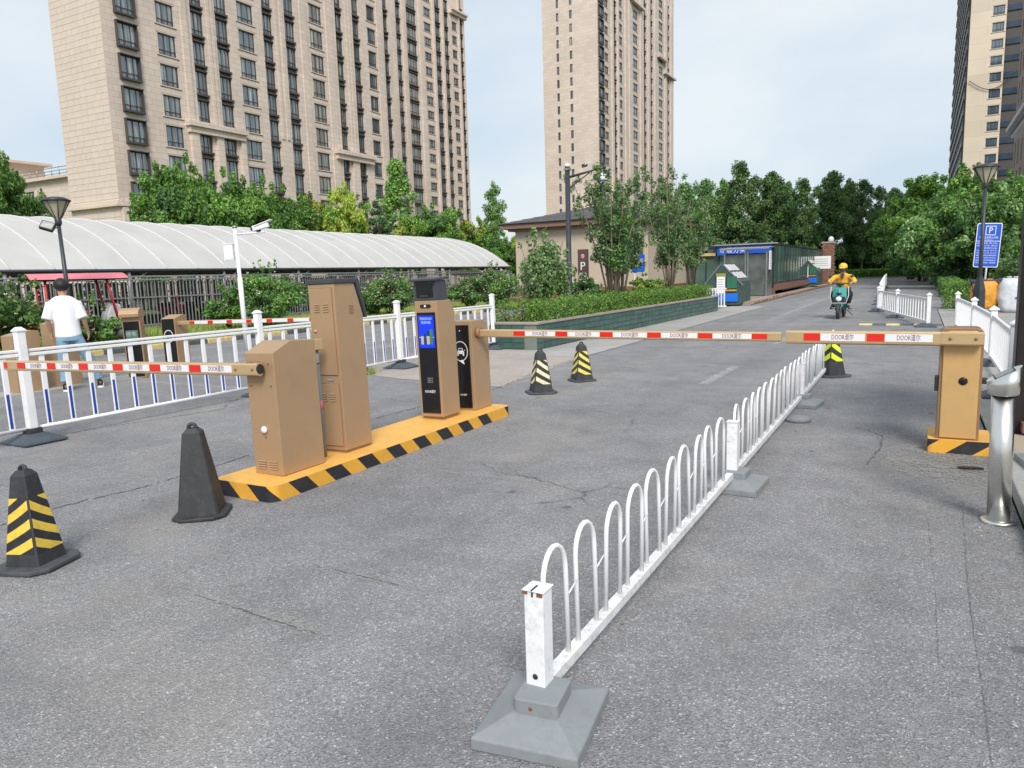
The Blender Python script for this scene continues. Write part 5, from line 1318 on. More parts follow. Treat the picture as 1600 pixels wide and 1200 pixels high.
BS = thing('parking_pillar_sign', 'slim brown parking pillar sign among the shrubs beside the black camera pole', 'sign', (-10.35, 24.4, 0), R(8))
MB().box((0, 0, 1.22), (.36, .14, 2.44)).build('pillar', 'sign_brown', BS, .01)
text('P', .40, 'print_white', BS, (0, -.074, 1.85)); text('停车场', .11, 'print_white', BS, (0, -.074, 1.58), width=.26); MB().ball((0, -.072, 2.2), (.07, .006, .08), 12).build('emblem', 'petal_pink', BS)
BL = thing('information_sign', 'small blue sign with a red badge on two posts in front of the green glass', 'sign', (-10.05, 29.4, .2), R(10))
MB().prism(rrect(.52, .72, .05, 3)[::-1], -.02, .02, 0, 'xzy').build('board', 'sign_blue', BL, loc=(0, 0, 1.75))
MB().box((-.12, -.024, 1.83), (.2, .006, .12)).build('red_badge', 'red', BL); MB().box((.13, -.024, 1.84), (.16, .006, .18)).build('pale_print', 'print_grey', BL); MB().box((0, -.024, 1.47), (.5, .006, .14)).build('light_band', 'bin_blue', BL)
for x in (-.15, .15): MB().tube([(x, .03, 0), (x, .03, 1.6)], .025, 8).build('post', 'white', BL)
GLMP = thing('globe_lamp', 'small white globe lamp on a dark post in front of the trees beyond the shelter', 'street lamp', (-7.7, 80.5, 0))
MB().tube([(0, 0, 0), (0, 0, 3.9)], .06, 8).build('pole', 'dark_metal', GLMP); MB().ball((0, 0, 4.15), (.28, .28, .36), 12).build('globe', 'lamp_white', GLMP)

# ------------------------------------------------------------------ gatehouse edge at the right
GH = thing('gatehouse', 'dark gatehouse corner with stepped grey eaves at the right edge', 'gatehouse')
MB().box((2.1, 8.0, 1.36), (2.62, .22, 2.72)).build('front_wall', 'gate_dark', GH, .01)
MB().box((3.2, 7.1, 1.36), (.2, 1.5, 2.72)).build('side_wall', 'gate_dark', GH, .01)
MB().box((2.45, 7.35, 2.69), (3.2, 2.2, .06)).build('soffit', 'soffit', GH)
for k, (o_, z, h_) in enumerate(((.02, 2.735, .03), (-.0, 2.765, .03), (-.02, 2.80, .035))):
    MB().box((2.4+o_, 7.35, z), (3.44, 2.3+.04*k, h_)).build('eave_step', 'grey_slab' if k != 1 else 'dark_metal', GH, .008)
MB().box((2.6, 7.35, 2.83), (3.2, 2.2, .025)).build('roof', 'shingle', GH)
MB().box((1.16, 7.8, .14), (.6, .16, .08)).build('sill', 'house_base', GH)

# sacks on a rack
RK = thing('sack_rack', 'dark rack standing by the right hedge with sacks hung on it', 'rack', (1.95, 28.2, 0), R(5))
for x in (-.42, .42):
    for y in (-.2, .2): MB().tube([(x, y, 0), (x, y, 1.0)], .025, 6).build('leg', 'dark_metal', RK)
MB().box((0, 0, 1.0), (.95, .5, .06)).build('top_frame', 'purple', RK)
def sack(label, m, loc, w, h, seed, mark=False):
    rg_ = random.Random(seed); mb = MB(); n, rows = 18, 9; ks = []
    for i in range(rows+1):
        t = i/rows; z = h*t; fac = .86+.2*math.sin(math.pi*min(1, t*1.05))**.7-.12*(t > .92)
        for a in range(n):
            an = 2*math.pi*a/n; rr = 1+rg_.uniform(-.09, .09)+.05*math.sin(3*an+i)
            mb.v.append((w/2*fac*rr*(abs(math.cos(an))**.7)*math.copysign(1, math.cos(an)), w*.36*fac*rr*(abs(math.sin(an))**.7)*math.copysign(1, math.sin(an)), z+rg_.uniform(-.015, .015)))
    for i in range(rows):
        for a in range(n): b = (a+1) % n; mb.f.append((i*n+a, i*n+b, (i+1)*n+b, (i+1)*n+a)); mb.m.append(0); mb.sm.append(True)
    mb.f.append(tuple(rows*n+a for a in range(n))); mb.m.append(0); mb.sm.append(True); mb.f.append(tuple(reversed(range(n)))); mb.m.append(0); mb.sm.append(True)
    t_ = thing('sack', label, 'sack', loc, R(6)); mb.build('sack_body', m, t_)
    mb2 = MB()
    for k in range(5): a = 2*math.pi*k/5; mb2.tube([(w*.2*math.cos(a), w*.15*math.sin(a), h-.02), (w*.25*math.cos(a), w*.2*math.sin(a), h+.06), (w*.1*math.cos(a), w*.08*math.sin(a), h+.05)], .02, 5)
    mb2.build('tied_mouth', m, t_)
    if mark: MB().box((.22, -w*.37, h*.62), (.1, .02, .16)).build('print', 'maroon', t_); MB().box((.12, -w*.385, h*.42), (.2, .02, .05)).box((.16, -w*.385, h*.36), (.16, .02, .03)).build('print', 'blue', t_)
sack('orange sack hanging in the dark rack on the right, beside the white sack', 'orange_sack', (1.88, 28.1, .12), .74, .86, 3)
sack('bulky white sack with coloured print beside the orange sack', 'white_sack', (2.62, 28.0, .03), .78, 1.02, 4, True)

# ------------------------------------------------------------------ scooters, trike, car
def wheel_mesh(r, w, name='wheel'):
    prof = []
    ty = MB(); n = 24
    for k in range(12):
        a0, a1 = 2*math.pi*k/12, 2*math.pi*(k+1)/12
    pts = [(0, r*math.cos(2*math.pi*i/n)*.82, r*math.sin(2*math.pi*i/n)*.82) for i in range(n+1)]
    ty.tube(pts, r*.2 if w is None else w, 8, cap=False)
    rim = MB().lathe([(r*.62, -.02), (r*.62, .02), (r*.2, .03), (0, .03)], 18)
    return ty.mesh('tyre', 'rubber'), rim.mesh('rim', 'steel_dull')
TY, RIM = wheel_mesh(.23, .05)
def wheel(root, x, y, z=.23):
    w = place('wheel', TY, root, loc=(x, y, z)); place('rim', RIM, w, loc=(0, 0, 0), rot=(0, R(90), 0)); return w
def scooter(label, loc, rz, col='teal', detail=True, group=None):
    """faces -Y"""
    t = thing('scooter', label, 'scooter', loc, rz, group)
    wheel(t, 0, -.62); wheel(t, 0, .55)
    MB().prism([(-.80, .34), (-.62, .47), (-.42, .44), (-.44, .38), (-.62, .42), (-.76, .30)][::-1], -.075, .075, 0, 'yzx').build('front_fender', 'black_matt', t, .01)
    sh = MB().raw([(-.10, -.60, .36), (.10, -.60, .36), (.21, -.46, .66), (.20, -.40, .90), (.10, -.36, 1.0), (-.10, -.36, 1.0), (-.20, -.40, .90), (-.21, -.46, .66), (0, -.62, .62), (0, -.52, .90),
                   (-.08, -.36, .34), (.08, -.36, .34), (.18, -.34, .66), (.17, -.30, .90), (-.17, -.30, .90), (-.18, -.34, .66)],
                  [(0, 1, 8), (1, 2, 8), (2, 3, 9, 8), (3, 4, 9), (4, 5, 9), (5, 6, 9), (6, 7, 8, 9), (7, 0, 8), (0, 7, 15, 10), (1, 11, 12, 2), (2, 12, 13, 3), (3, 13, 4), (6, 5, 14), (7, 6, 14, 15), (10, 15, 12, 11), (15, 14, 13, 12), (14, 5, 4, 13), (10, 11, 1, 0)]).build('front_shield', col, t, .02)
    MB().ball((0, -.60, .77), (.13, .05, .06) if not detail else (.09, .04, .035), 14).build('headlight', 'lamp_white' if not detail else 'black_matt', t)
    if detail:
        MB().box((0, -.585, .58), (.36, .05, .19)).build('lower_panel', 'black_matt', t, .02); MB().ball((0, -.625, .61), (.085, .02, .07), 12).build('badge', 'print_white', t)
        MB().tube([(-.24, -.45, .98), (-.26, -.52, .70), (-.20, -.60, .48), (.20, -.60, .48), (.26, -.52, .70), (.24, -.45, .98)], .012, 6).build('guard_bar', 'scooter_white', t)
        MB().tube([(-.2, -.42, .46), (-.26, -.40, .30), (-.26, .15, .28)], .02, 6).tube([(.2, -.42, .46), (.26, -.40, .30), (.26, .15, .28)], .02, 6).build('crash_bar', 'black_matt', t)
    for x in (-.06, .06): MB().tube([(x, -.62, .23), (x, -.50, .55)], .02, 6).build('fork', 'steel_dull', t)
    MB().box((0, -.12, .29), (.28, .52, .07)).build('floorboard', 'black_matt', t, .02)
    MB().prism([(.10, .30), (.55, .38), (.85, .62), (.80, .70), (.12, .66), (.08, .5)], -.16, .16, 0, 'yzx').build('rear_body', col if detail else 'scooter_grey', t, .03)
    MB().prism([(.05, .68), (.80, .72), (.84, .78), (.5, .80), (.08, .76)], -.15, .15, 0, 'yzx').build('seat', 'black_matt', t, .03)
    MB().tube([(0, -.42, .95), (0, -.36, 1.06)], .03, 8).tube([(-.34, -.22, 1.07), (-.15, -.36, 1.07), (.15, -.36, 1.07), (.34, -.22, 1.07)], .016, 8).build('handlebar', 'dark_metal', t)
    MB().ball((0, -.40, 1.05), (.13, .08, .05), 12).build('instrument_cover', 'black_matt', t)
    for s in (-1, 1):
        MB().tube([(s*.24, -.29, 1.07), (s*.30, -.30, 1.24)], .008, 5).ball((s*.31, -.30, 1.28), (.06, .015, .04), 10).build('mirror', 'dark_metal', t)
    MB().tube([(.15, .1, .25), (.3, .2, .06)], .012, 5).build('kickstand', 'dark_metal', t)
    return t
RID = (-2.06, 25.25, 0)
SCO = scooter('teal electric scooter ridden towards the camera', RID, R(-3))
proto = scooter('first parked scooter from the left behind the bar fence of the bike shed', (-26.9, 12.2, .12), R(80), 'scooter_white', False, 'scooters parked in the bike shed')
rgs = random.Random(8)
for i in range(1, 22):
    c = copy_tree(proto, (-26.9+rgs.uniform(-.3, .3), 12.2+i*1.35+rgs.uniform(-.25, .25), .12), R(80+rgs.uniform(-14, 14)), '%s parked scooter from the left behind the bar fence of the bike shed' % ORD[i])
    colr = M[rgs.choice(['black_matt', 'scooter_grey', 'scooter_white', 'black_matt', 'blue', 'trike_red', 'scooter_white'])]
    for ch in c.children:
        if ch.name.startswith(('front_shield', 'rear_body')): ch.material_slots[0].link = 'OBJECT'; ch.material_slots[0].material = colr

TR = thing('cargo_trike', 'red cargo trike with a faded pink roof parked by the shed fence behind the man', 'tricycle', (-19.7, 12.0, .09), R(-18))
# long axis along local Y
ro = MB(); 
for k in range(8):
    a0, a1 = -1+2*k/8, -1+2*(k+1)/8
    ro.raw([(a0*.62, -1.15, 1.92-.16*a0*a0), (a1*.62, -1.15, 1.92-.16*a1*a1), (a1*.62, 1.15, 1.92-.16*a1*a1), (a0*.62, 1.15, 1.92-.16*a0*a0)], [(0, 1, 2, 3)], 0, True)
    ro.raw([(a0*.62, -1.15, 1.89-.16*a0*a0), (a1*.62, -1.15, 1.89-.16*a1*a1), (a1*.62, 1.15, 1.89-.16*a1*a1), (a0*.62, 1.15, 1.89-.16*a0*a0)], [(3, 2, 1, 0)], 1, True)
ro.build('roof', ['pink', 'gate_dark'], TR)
for x in (-.5, .5):
    for y, y2 in ((-.8, -.8), (.62, .85)): MB().tube([(x, y, 1.78), (x, y2, .5)], .035, 8).build('roof_post', 'trike_red', TR)
MB().box((0, -.5, .72), (1.0, 1.25, .42)).build('cargo_box', 'trike_red', TR, .02)
MB().prism([(.55, .4), (.95, .42), (.98, 1.05), (.78, 1.12), (.62, .8)], -.3, .3, 0, 'yzx').build('front_shield', 'scooter_white', TR, .03)
MB().box((0, .28, .72), (.7, .35, .12)).build('seat', 'black_matt', TR, .03)
MB().tube([(-.36, .7, 1.12), (0, .8, 1.16), (.36, .7, 1.12)], .02, 6).build('handlebar', 'dark_metal', TR)
for x, y in ((-.45, -.6), (.45, -.6), (0, 1.0)): wheel(TR, x, y, .25)

CR = thing('parked_car', 'small white car parked far down the right side of the road', 'car', (1.1, 84.5, 0), R(8))
MB().prism([(-2.0, .3), (2.0, .3), (2.1, .62), (1.95, .86), (1.0, .95), (.55, 1.42), (-1.0, 1.46), (-1.75, .98), (-2.05, .9)], -.85, .85, 0, 'yzx').build('body', 'car_white', CR, .08)
MB().prism([(-1.55, .98), (.9, .97), (.5, 1.36), (-.95, 1.40)], -.862, .862, 0, 'yzx').build('side_window', 'black', CR); MB().raw([(-.7, -1.78, .99), (.7, -1.78, .99), (.62, -1.06, 1.42), (-.62, -1.06, 1.42)], [(0, 1, 2, 3)]).build('windscreen', 'black', CR)
for s in (-1, 1): MB().ball((s*.6, -2.0, .72), (.18, .08, .1), 10).build('headlight', 'steel_dull', CR)
MB().box((0, -2.04, .5), (.9, .06, .2)).build('grille', 'black_matt', CR)
for x in (-.75, .75):
    for y in (-1.3, 1.25): MB().lathe([(.30, -.1), (.30, .1)], 18).build('wheel', 'rubber', CR, loc=(x, y, .3), rot=(0, R(90), 0))

# ------------------------------------------------------------------ people
def add_to_mesh(me, mb):
    bm = bmesh.new(); bm.from_mesh(me); t = bpy.data.meshes.new('tmp'); t.from_pydata(mb.v, [], mb.f)
    for i, p in enumerate(t.polygons): p.use_smooth = True; p.material_index = mb.m[i]
    bm.from_mesh(t); bm.to_mesh(me); bm.free(); bpy.data.meshes.remove(t); return me
class Rig:
    def __init__(s): s.v = []; s.e = []; s.r = []
    def add(s, p, r, parent=None):
        s.v.append(p); s.r.append(r); i = len(s.v)-1
        if parent is not None: s.e.append((parent, i))
        return i
    def chain(s, parent, pts):
        for p, r in pts: parent = s.add(p, r, parent)
        return parent
def lerp3(a, b, t): return tuple(a[i]+(b[i]-a[i])*t for i in range(3))
def hand(rg_, wrist_i, w, d, side, fwd):
    """palm, four unequal curled fingers and a thumb; d points from wrist to knuckles, fwd to the thumb side, side is the palm's facing"""
    d, fwd, side = Vector(d).normalized(), Vector(fwd).normalized(), Vector(side).normalized(); w = Vector(w)
    palm = rg_.add(tuple(w+d*.05), (.022, .03), wrist_i); kn = rg_.add(tuple(w+d*.085), (.016, .034), palm)
    for k, ln in enumerate((.078, .088, .080, .062)):
        o = fwd*(.027-.018*k); b0 = w+d*.095+o
        rg_.chain(kn, [(tuple(b0), .0095), (tuple(b0+d*ln*.5+side*.008), .0088), (tuple(b0+d*ln*.8+side*.03), .0075)])
    t0 = w+d*.035+fwd*.032
    rg_.chain(palm, [(tuple(t0), .0115), (tuple(t0+d*.03+fwd*.018+side*.008), .0098), (tuple(t0+d*.058+fwd*.02+side*.018), .0085)])

def walker():
    t = thing('person', 'man in a white shirt and light jeans walking away beyond the white fence', 'person', (-11.76, 6.96, .0), R(56), None, (0, -.0))
    b = Rig()
    pel = b.add((.01, 0, .93), (.155, .105)); ab = b.add((.0, .0, 1.08), (.14, .095), pel); ch = b.add((-.01, .01, 1.27), (.165, .105), ab)
    up = b.add((-.015, .005, 1.40), (.12, .08), ch); nk = b.add((-.02, .01, 1.48), .055, up); hd0 = b.add((-.02, .03, 1.545), (.066, .07), nk); hd1 = b.add((-.02, .035, 1.63), (.082, .098), hd0); hd2 = b.add((-.02, .03, 1.70), (.066, .08), hd1)
    for s in (-1, 1):
        sh = (-.015+s*.16, .0, 1.39); el = (s*.24-.02+(.01 if s > 0 else 0), -.03, 1.13); wr = ((.27 if s > 0 else -.23), .09, .93)
        a = b.chain(up, [(sh, .05), (lerp3(sh, el, .5), .046), (el, .04), (lerp3(el, wr, .4), .038), (wr, .027)])
        hand(b, a, wr, (.05*s, .25, -1), (-s, 0, 0), (0, 1, .2))
        hip = (.01+s*.095, 0, .87); kn = ((.235, .09, .50) if s > 0 else (-.11, .03, .49)); an = ((.36, .16, .095) if s > 0 else (-.115, -.02, .085))
        b.chain(pel, [(hip, .095), (lerp3(hip, kn, .5), .078), (kn, .058), (lerp3(kn, an, .35), .056), (an, .037), ((an[0]+.01, an[1]+.09, .045), (.035, .03)), ((an[0]+.015, an[1]+.16, .032), (.032, .02))])
    me = skin_mesh('body', b.v, b.e, b.r, 0, 2, ['skin'])
    ex = MB()
    for s in (-1, 1): ex.ball((-.02+s*.083, .02, 1.615), (.012, .022, .032), 8)
    ex.ball((-.02, .135, 1.60), (.013, .02, .022), 8); add_to_mesh(me, ex)
    place('body', me, t)
    # clothes
    sh_ = rings(MB(), [(.005, 0, .845, .188, .132), (.004, 0, .90, .186, .132), (.0, 0, 1.02, .178, .126), (-.004, .004, 1.14, .184, .128), (-.01, .008, 1.26, .200, .132), (-.014, .008, 1.36, .206, .126), (-.016, .006, 1.43, .190, .106), (-.018, .006, 1.475, .135, .088), (-.018, .006, 1.50, .078, .070)])
    for s in (-1, 1):
        sh = (-.015+s*.160, .004, 1.395); el = (s*.245-.02, -.03, 1.13); sh_.tube([sh, lerp3(sh, el, .3), lerp3(sh, el, .6), lerp3(sh, el, .98)], [.088, .084, .080, .083], 14)
    place('shirt', blend_mesh('shirt', sh_, 'tee'), t)
    jn = rings(MB(), [(.008, 0, .98, .160, .112), (.01, 0, .92, .176, .125), (.012, 0, .86, .184, .130), (.014, 0, .79, .180, .124)])
    for s in (-1, 1):
        hip = (.01+s*.088, 0, .84); kn = ((.235, .09, .50) if s > 0 else (-.11, .03, .49)); an = ((.352, .15, .15) if s > 0 else (-.115, -.015, .145))
        jn.tube([hip, lerp3(hip, kn, .35), lerp3(hip, kn, .7), kn, lerp3(kn, an, .35), lerp3(kn, an, .7), lerp3(kn, an, .93), an], [.098, .094, .084, .078, .076, .070, .068, .074], 14)
    place('jeans', blend_mesh('jeans', jn, 'jeans', .013, 4), t)
    for s in (-1, 1):
        an = ((.36, .16) if s > 0 else (-.115, -.02)); sh = Rig(); a = sh.add((an[0], an[1]-.05, .05), (.042, .045)); a2 = sh.chain(a, [((an[0]+.005, an[1]+.06, .045), (.046, .04)), ((an[0]+.012, an[1]+.16, .035), (.043, .03)), ((an[0]+.015, an[1]+.21, .03), (.03, .022))]); sh.add((an[0], an[1]-.01, .12), (.042, .045), a)
        so = place('shoe', skin_mesh('shoe', sh.v, sh.e, sh.r, 0, 2, ['shoe']), t)
        MB().prism(rrect(.095, .30, .045, 4, an[0]+.006, an[1]+.07), .0, .022, 0, 'xyz').build('sole', 'print_white', so); MB().box((an[0]+.043, an[1]+.05, .06), (.012, .14, .014), 0, 0, R(12)).build('stripe', 'print_white', so)
    h = MB().ball((-.02, .018, 1.665), (.108, .124, .108), 22); hm = h.mesh('hair', 'hair')
    for v in hm.vertices:
        if v.co.y > .06 and v.co.z < 1.67: v.co.y = .06+(v.co.y-.06)*.2
        if v.co.z < 1.59: v.co.z = 1.59+(v.co.z-1.59)*.6
    add = random.Random(2)
    for v in hm.vertices: v.co += Vector((add.uniform(-.005, .005), add.uniform(-.005, .005), add.uniform(-.005, .005)))
    place('hair', hm, t)
walker()

def rider():
    t = thing('person', 'delivery rider in a yellow jacket and yellow helmet sitting on the teal scooter', 'person', RID, R(-3))
    b = Rig(); pel = b.add((0, .30, .86), (.15, .11)); ab = b.add((0, .26, 1.0), (.14, .10), pel); ch = b.add((0, .20, 1.18), (.165, .11), ab); up = b.add((0, .16, 1.30), (.12, .08), ch)
    nk = b.add((0, .13, 1.38), .055, up); h0 = b.add((0, .09, 1.44), (.066, .07), nk); h1 = b.add((0, .08, 1.52), (.08, .095), h0); b.add((0, .085, 1.59), (.066, .08), h1)
    for s in (-1, 1):
        sh = (s*.18, .15, 1.29); el = (s*.36, .0, 1.12); wr = (s*.315, -.17, 1.09)
        a = b.chain(up, [(sh, .06), (lerp3(sh, el, .5), .047), (el, .04), (wr, .028)]); hand(b, a, wr, (-s*.25, -1, -.05), (0, -.3, -1), (-s, -.2, .1))
        hip = (s*.10, .26, .84); kn = (s*.27, -.12, .74); an = (s*.20, -.06, .40)
        b.chain(pel, [(hip, .095), (lerp3(hip, kn, .5), .08), (kn, .06), (lerp3(kn, an, .4), .055), (an, .04), ((s*.20, -.18, .355), (.035, .028))])
    me = skin_mesh('body', b.v, b.e, b.r, 0, 2, ['skin']); ex = MB()
    for s in (-1, 1): ex.ball((s*.082, .09, 1.51), (.012, .022, .03), 8); ex.ball((s*.03, -.012, 1.535), (.012, .008, .008), 8)
    ex.ball((0, -.025, 1.505), (.013, .02, .02), 8); add_to_mesh(me, ex); place('body', me, t)
    c = Rig(); lo = c.add((0, .30, .80), (.22, .165)); m2 = c.add((0, .26, .97), (.22, .16), lo); m3 = c.add((0, .20, 1.16), (.24, .165), m2); m4 = c.add((0, .16, 1.30), (.20, .12), m3); c.add((0, .135, 1.385), (.085, .075), m4)
    for s in (-1, 1):
        sh = (s*.185, .15, 1.285); el = (s*.365, .0, 1.12); wr = (s*.32, -.13, 1.095); c.chain(m4, [(lerp3(sh, el, .1), .10), (lerp3(sh, el, .5), .088), (el, .078), (wr, .058)])
    place('jacket', skin_mesh('jacket', c.v, c.e, c.r, 0, 2, ['vest']), t)
    MB().prism([(-.02, 1.2), (.02, 1.2), (.06, 1.36), (-.06, 1.36)], .0, .06, 0, 'xzy').build('dark_shirt', 'purple', t, .02)
    j = Rig(); pj = j.add((0, .30, .84), (.165, .12))
    for s in (-1, 1):
        hip = (s*.11, .24, .83); kn = (s*.275, -.12, .745); an = (s*.205, -.06, .44); j.chain(pj, [(hip, .105), (lerp3(hip, kn, .5), .092), (kn, .075), (an, .062)])
    place('trousers', skin_mesh('trousers', j.v, j.e, j.r, 0, 2, ['dark_cloth']), t)
    for s in (-1, 1): MB().ball((s*.205, -.12, .365), (.05, .13, .045), 12).build('shoe', 'shoe', t)
    MB().ball((0, .02, 1.475), (.07, .06, .055), 12).build('face_mask', 'purple', t)
    hl = MB(); hl.lathe([(.125, -.03), (.128, .02), (.118, .065), (.09, .105), (.05, .128), (.0, .135)], 20); ho = hl.build('helmet', 'helmet', t, loc=(0, .085, 1.555))
    MB().prism([(-.15, -.02), (-.09, .015), (-.09, -.01), (-.15, -.035)], -.08, .08, 0, 'yzx').build('visor', 'helmet', ho); MB().tube([(-.115, 0, -.02), (-.06, -.05, -.12), (.06, -.05, -.12), (.115, 0, -.02)], .008, 5).build('chin_strap', 'black_matt', ho)
    for x in (-.05, .05): MB().ball((x, -.085, .075), (.012, .012, .02), 6).build('vent', 'black_matt', ho)
    bg = MB().box((0, .72, 1.02), (.42, .36, .36)).build('delivery_box', 'dark_cloth', t, .03) if False else None
rider()

# ------------------------------------------------------------------ trees and plants
def crown_broad(seed, rx, ry, rz, n=64, cl=.27):
    rg_ = random.Random(seed); out = []
    for i in range(n):
        u, v = rg_.uniform(-1, 1), rg_.uniform(0, 2*math.pi); k = math.sqrt(1-u*u); f = rg_.uniform(.45, .92)
        out.append(((rx*k*math.cos(v)*f, ry*k*math.sin(v)*f, rz*u*f*(.9 if u > 0 else .8)), (rx*cl*rg_.uniform(.65, 1.25), ry*cl*rg_.uniform(.65, 1.25), rz*cl*rg_.uniform(.5, .9))))
    for i in range(n//3):                       # stray shoots that break the outline
        u, v = rg_.uniform(-.3, 1), rg_.uniform(0, 2*math.pi); k = math.sqrt(1-u*u); f = rg_.uniform(.98, 1.16)
        out.append(((rx*k*math.cos(v)*f, ry*k*math.sin(v)*f, rz*u*f), (rx*.08, ry*.08, rz*.12)))
    return out
def crown_poplar(seed, r, h, n=44):
    rg_ = random.Random(seed); out = []; spires = [(rg_.uniform(-.5, .5)*r, rg_.uniform(-.5, .5)*r, rg_.uniform(.72, 1.0)*h) for _ in range(4)]; spires[0] = (0, 0, h)
    for i in range(n):
        sx, sy, sh = rg_.choice(spires); t = rg_.random()**.9; z = sh*t; w = r*(.34+.75*math.sin(math.pi*min(1, .16+.84*t))**.8)*(1-.45*t)
        a = rg_.uniform(0, 6.28); d = w*rg_.uniform(.2, .8); out.append(((sx*(1-t*.5)+d*math.cos(a), sy*(1-t*.5)+d*math.sin(a), z), (r*.30*rg_.uniform(.6, 1.15), r*.30*rg_.uniform(.6, 1.15), h*.075*rg_.uniform(.7, 1.3))))
    for sx, sy, sh in spires: out.append(((sx*.5, sy*.5, sh), (r*.14, r*.14, h*.06)))
    return out
def crown_pine(seed, r, h):
    rg_ = random.Random(seed); out = []
    for i in range(11):
        t = i/11; z = h*t; rr = r*(1-t)**.8+.12
        for k in range(7 if t < .6 else 4):
            a = rg_.uniform(0, 6.28); out.append(((rr*.66*math.cos(a), rr*.66*math.sin(a), z-.12*rr), (rr*.4, rr*.4, h*.045)))
    out.append(((0, 0, h), (.12, .12, h*.06))); return out
def trunk_mesh(name, h, r, seed, m='bark', limbs=5, crown_h=2.0, spread=1.2):
    rg_ = random.Random(seed); mb = MB(); mb.tube([(0, 0, 0), (rg_.uniform(-.1, .1), rg_.uniform(-.1, .1), h*.5), (rg_.uniform(-.15, .15), rg_.uniform(-.15, .15), h), (0, 0, h+crown_h*.7)], [r, r*.8, r*.62, r*.15], 9)
    for k in range(limbs):
        a = k*2*math.pi/limbs+rg_.uniform(-.4, .4); z = h*rg_.uniform(.75, 1.1); e = spread*rg_.uniform(.6, 1.); mb.tube([(0, 0, z), (e*.45*math.cos(a), e*.45*math.sin(a), z+crown_h*.3), (e*math.cos(a), e*math.sin(a), z+crown_h*rg_.uniform(.5, .9))], [r*.45, r*.3, r*.08], 6)
    return mb.mesh(name, m)
KINDS = {
 'broad': [(leaves_mesh('crown', [((c[0], c[1], c[2]+3.4), r) for c, r in crown_broad(s, 2.3, 2.3, 1.9)], 380, .135, s, ['leaf_mid', 'leaf_hedge', 'leaf_dark'], weights=[5, 3, 2]), trunk_mesh('trunk', 2.2, .14, s, 'bark', 6, 2.0, 1.5)) for s in (11, 12, 13)],
 'bushy': [(leaves_mesh('crown', [((c[0], c[1], c[2]+1.95), r) for c, r in crown_broad(s, 2.2, 2.2, 1.95, 50)], 340, .14, s, ['leaf_mid', 'leaf_dark', 'leaf_poplar'], weights=[3, 3, 2]), trunk_mesh('trunk', 1.0, .1, s, 'bark', 6, 2.0, 1.3)) for s in (14, 15, 16)],
 'lime': [(leaves_mesh('crown', [((c[0], c[1], c[2]+2.4), r) for c, r in crown_broad(s, 1.6, 1.6, 1.6, 34)], 300, .125, s, ['leaf_lime', 'leaf_hedge', 'leaf_mid'], weights=[6, 2, 1]), trunk_mesh('trunk', 1.4, .09, s, 'bark', 5, 1.4, 1.0)) for s in (21, 22)],
 'poplar': [(leaves_mesh('crown', [((c[0], c[1], c[2]+2.2), r) for c, r in crown_poplar(s, 3.0, 10.6, 60)], 250, .26, s, ['leaf_poplar', 'leaf_dark', 'leaf_mid'], weights=[6, 3, 1]), trunk_mesh('trunk', 4.5, .2, s, 'bark_pale', 6, 6.0, 1.6)) for s in (31, 32, 33, 34)],
 'young': [(leaves_mesh('crown', [((c[0], c[1], c[2]+1.6), r) for c, r in crown_poplar(s, 1.5, 5.6, 44)], 200, .125, s, ['leaf_mid', 'leaf_poplar', 'leaf_hedge'], weights=[4, 3, 2]), trunk_mesh('trunk', 2.2, .08, s, 'bark_pale', 5, 3.0, .8)) for s in (41, 42)],
 'pine': [(leaves_mesh('crown', [((c[0], c[1], c[2]+.9), r) for c, r in crown_pine(s, 1.7, 5.0)], 210, .12, s, ['leaf_pine', 'leaf_dark'], weights=[4, 1]), trunk_mesh('trunk', 3.5, .10, s, 'bark', 4, 2.0, .7)) for s in (51, 52)],
}
tcount = {}
def tree(kind, label, loc, s=1., sz=None, group=None, name='tree', rz=None):
    v = KINDS[kind]; k = tcount.get(kind, 0); tcount[kind] = k+1; cr, tk = v[k % len(v)]
    r_ = random.Random(k*7+len(label)+int(abs(loc[0])*10)); t = thing(name, label, 'tree', (loc[0], loc[1], loc[2] if len(loc) > 2 else -.06), r_.uniform(0, 6.28) if rz is None else rz, group)
    t.scale = (s, s, sz or s); place('crown', cr, t); place('trunk', tk, t); return t

# behind the shed, in front of the near tower (from the left)
LT = [(-30, 46, 'broad', 1.4, 1.86), (16, 42, 'broad', 1.15, 1.76), (46, 46, 'broad', .8, 1.22), (166, 43, 'pine', .7, 0.86), (252, 47, 'young', 1.3, 1.17), (292, 48, 'broad', 1.1, 1.76), (335, 50, 'broad', 1.2, 1.71), (380, 52, 'broad', 1.2, 1.69), (420, 54, 'broad', 1.1, 1.64),
      (458, 55, 'broad', 1.1, 1.57), (492, 56, 'lime', 1.4, 2.00), (524, 57, 'lime', 1.1, 1.79), (550, 58, 'lime', 1.3, 2.22), (574, 60, 'pine', 1.25, 1.39), (604, 61, 'pine', 1.35, 1.42), (634, 64, 'young', 1.7, 1.54), (660, 61, 'lime', 1.35, 1.76), (694, 60, 'broad', 1.0, 1.39), (732, 62, 'lime', 1.4, 1.62), (764, 64, 'broad', .9, 1.14)]
NM = {'broad': 'round bushy green tree', 'lime': 'yellow green leafy tree', 'pine': 'dark conifer', 'young': 'slender upright green tree'}
for i, (px, d, k, s, sz) in enumerate(LT):
    x, y = spot(px, d); tree(k, '%s, %s from the left in the row behind the white shed roof' % (NM[k], ORD[i]), (x, y), s, sz, 'trees behind the bike shed')
